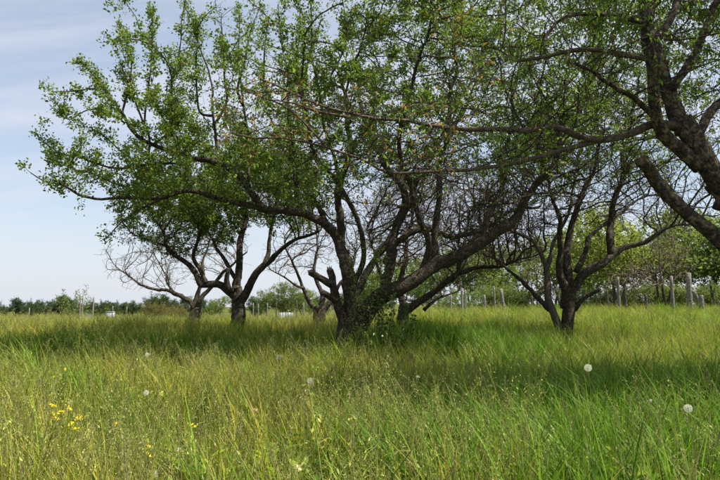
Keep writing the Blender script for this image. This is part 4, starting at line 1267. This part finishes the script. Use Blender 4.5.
def dandelion(label, px, py, Y, diam, seed):
    rg = np.random.default_rng(seed)
    h = at(px, py, Y)
    loc = np.array([h[0] + 0.03, Y, T(h[0] + 0.03, Y)])
    o = thing('dandelion_clock', label, 'dandelion', tuple(loc), 'dandelion clocks in the grass')
    stem_to(o, loc, h - np.array([0, 0, 0.004]), 0.0022, (0.16, 0.18, 0.07))
    g = Geo()
    n = 80
    i = np.arange(n) + 0.5
    ph = np.arccos(1 - 2 * i / n); th = np.pi * (1 + 5 ** 0.5) * i
    D_ = np.stack([np.cos(th) * np.sin(ph), np.sin(th) * np.sin(ph), np.cos(ph)], -1)
    c = h - loc
    for d in D_:
        u = unit(np.cross(d, rg.normal(0, 1, 3))); w_ = np.cross(d, u)
        R_ = diam / 2 * rg.uniform(0.88, 1.0)
        p = c + d * R_ * 0.72
        # pappus: a small star of filaments on a hair
        g.add(np.array([c + d * 0.004, c + d * 0.004 + u * 0.0004, p + u * 0.0004, p]), [[0, 1, 2, 3]], (0.55, 0.52, 0.42))
        for q in range(6):
            an = q * 1.047 + rg.uniform(0, 1)
            e = d * R_ * 0.28 + (u * math.cos(an) + w_ * math.sin(an)) * R_ * 0.30
            s_ = np.cross(d, unit(e)) * 0.00045
            g.add(np.array([p - s_, p + s_, p + e + s_, p + e - s_]), [[0, 1, 2, 3]], (0.72, 0.71, 0.67))
    sh = obj('seed_head', g.mesh('seed_head', False), M_FLOWER, o)
    v, f = tube(np.array([c + [0, 0, -0.006], c, c + [0, 0, 0.005]]), np.array([0.004, 0.006, 0.003]), 8, 0)
    g = Geo(); g.add(v, f, (0.12, 0.11, 0.06)); obj('core', g.mesh('core'), M_FLOWER, sh)
    return o
dandelion('large dandelion clock in the shaded grass at right', 588, 368, 3.9, 0.053, 1)
dandelion('dandelion clock low at the right edge of the grass', 688, 408.5, 3.5, 0.051, 2)
dandelion('dandelion clock in the sunny grass left of the plum trunk', 310, 381, 5.2, 0.062, 3)
dandelion('smaller dandelion clock further back, nearest the plum trunk on its left', 279, 357, 7.0, 0.062, 4)
dandelion('faint dandelion clock in the dark grass far to the left', 147, 355, 7.5, 0.06, 5)
dandelion('small dandelion clock in the left foreground', 146, 393, 4.6, 0.045, 6)

def yellow_plant(label, heads, Y, seed):
    """rape-like plant: several clusters of four-petalled yellow blossoms on branching stems"""
    rg = np.random.default_rng(seed)
    hp = [at(px, py, Y + rg.normal(0, 0.05)) for px, py in heads]
    c = np.mean(hp, 0)
    loc = np.array([c[0], Y, T(c[0], Y)])
    o = thing('yellow_flower', label, 'flower', tuple(loc), 'yellow flowers in the left foreground')
    for h in hp:
        stem_to(o, loc, h, 0.002, (0.10, 0.15, 0.04))
        g = Geo()
        for _ in range(rg.integers(5, 8)):
            q = h - loc + rg.normal(0, 1, 3) * np.array([0.012, 0.012, 0.008])
            nrm = unit(rg.normal(0, 0.5, 3) + np.array([0, -0.3, 1]))
            u = unit(np.cross(nrm, rg.normal(0, 1, 3))); w_ = np.cross(nrm, u)
            for k in range(4):
                an = k * 1.571
                d = u * math.cos(an) + w_ * math.sin(an); s_ = -u * math.sin(an) + w_ * math.cos(an)
                l = rg.uniform(0.009, 0.012)
                g.add(np.array([q, q + d * l * 0.6 + s_ * l * 0.4, q + d * l + nrm * 0.002, q + d * l * 0.6 - s_ * l * 0.4]), [[0, 1, 2, 3]], np.array((0.78, 0.60, 0.02)) * rg.uniform(0.85, 1.1))
        obj('blossom', g.mesh('blossom', False), M_FLOWER, o)
yellow_plant('yellow flower with three blossoms one above the other, leftmost of the cluster', [(53.4, 406), (53, 412.5), (53.4, 418)], 3.9, 1)
yellow_plant('yellow flower with two blossoms right of the tallest one', [(68, 409), (63, 412.5)], 4.0, 2)
yellow_plant('yellow flower with three blossoms, rightmost of the cluster', [(82, 416), (85.5, 417.5), (77, 418)], 3.9, 3)
yellow_plant('low yellow flower at the bottom of the cluster', [(73, 423.5), (79, 430), (75, 429)], 3.7, 4)
yellow_plant('single yellow blossom standing apart right of the cluster', [(117, 424.5)], 3.8, 5)
yellow_plant('single yellow blossom under the dark gap in the grass, furthest right', [(193, 425)], 3.8, 6)
yellow_plant('yellow flower near the bottom edge with two orange-yellow blossoms', [(148, 447), (148.5, 453)], 3.1, 7)
yellow_plant('small pale yellow blossoms further back above the cluster', [(57, 375), (66, 370)], 5.6, 8)

def pale_bloom(label, px, py, Y, size, col, seed):
    rg = np.random.default_rng(seed)
    h = at(px, py, Y); loc = np.array([h[0], Y, T(h[0], Y)])
    o = thing('pale_flower', label, 'flower', tuple(loc), 'pale flowers in the grass')
    stem_to(o, loc, h, 0.002, (0.12, 0.15, 0.05))
    g = Geo()
    for _ in range(14):
        d = unit(rg.normal(0, 1, 3) + np.array([0, -0.3, 0.6])); s_ = unit(np.cross(d, rg.normal(0, 1, 3)))
        l = size * rg.uniform(0.35, 0.6); q = h - loc
        g.add(np.array([q, q + d * l * 0.6 + s_ * l * 0.3, q + d * l, q + d * l * 0.6 - s_ * l * 0.3]), [[0, 1, 2, 3]], np.array(col) * rg.uniform(0.85, 1.1))
    obj('blossom', g.mesh('blossom', False), M_FLOWER, o)
CREAM, WHT, PINK = (0.62, 0.56, 0.42), (0.72, 0.71, 0.66), (0.62, 0.48, 0.40)
pale_bloom('creamy flower at the bottom edge left of centre', 299, 468, 2.9, 0.035, (0.66, 0.58, 0.36), 1)
pale_bloom('white flower below the single yellow blossom', 178, 450, 3.1, 0.034, WHT, 2)
pale_bloom('white flower at the bottom left edge', 156, 475, 2.7, 0.034, WHT, 3)
pale_bloom('pinkish dry flower above the dark gap in the grass', 255, 411, 3.8, 0.04, PINK, 4)
pale_bloom('cream flower in the right foreground', 553, 430, 3.3, 0.036, CREAM, 5)
pale_bloom('small white flower left of the right edge dandelion', 651, 401, 3.7, 0.03, WHT, 6)
pale_bloom('white petal flower below the dark sapling', 418, 377, 5.2, 0.04, WHT, 7)
pale_bloom('white flower right at the foot of the dark sapling', 382, 336, 9.6, 0.055, WHT, 8)
pale_bloom('white flower between plum trunk and dark sapling', 374, 334, 9.8, 0.05, WHT, 9)
pale_bloom('dim pale flower in front of the plum', 348, 374, 5.4, 0.04, CREAM, 10)
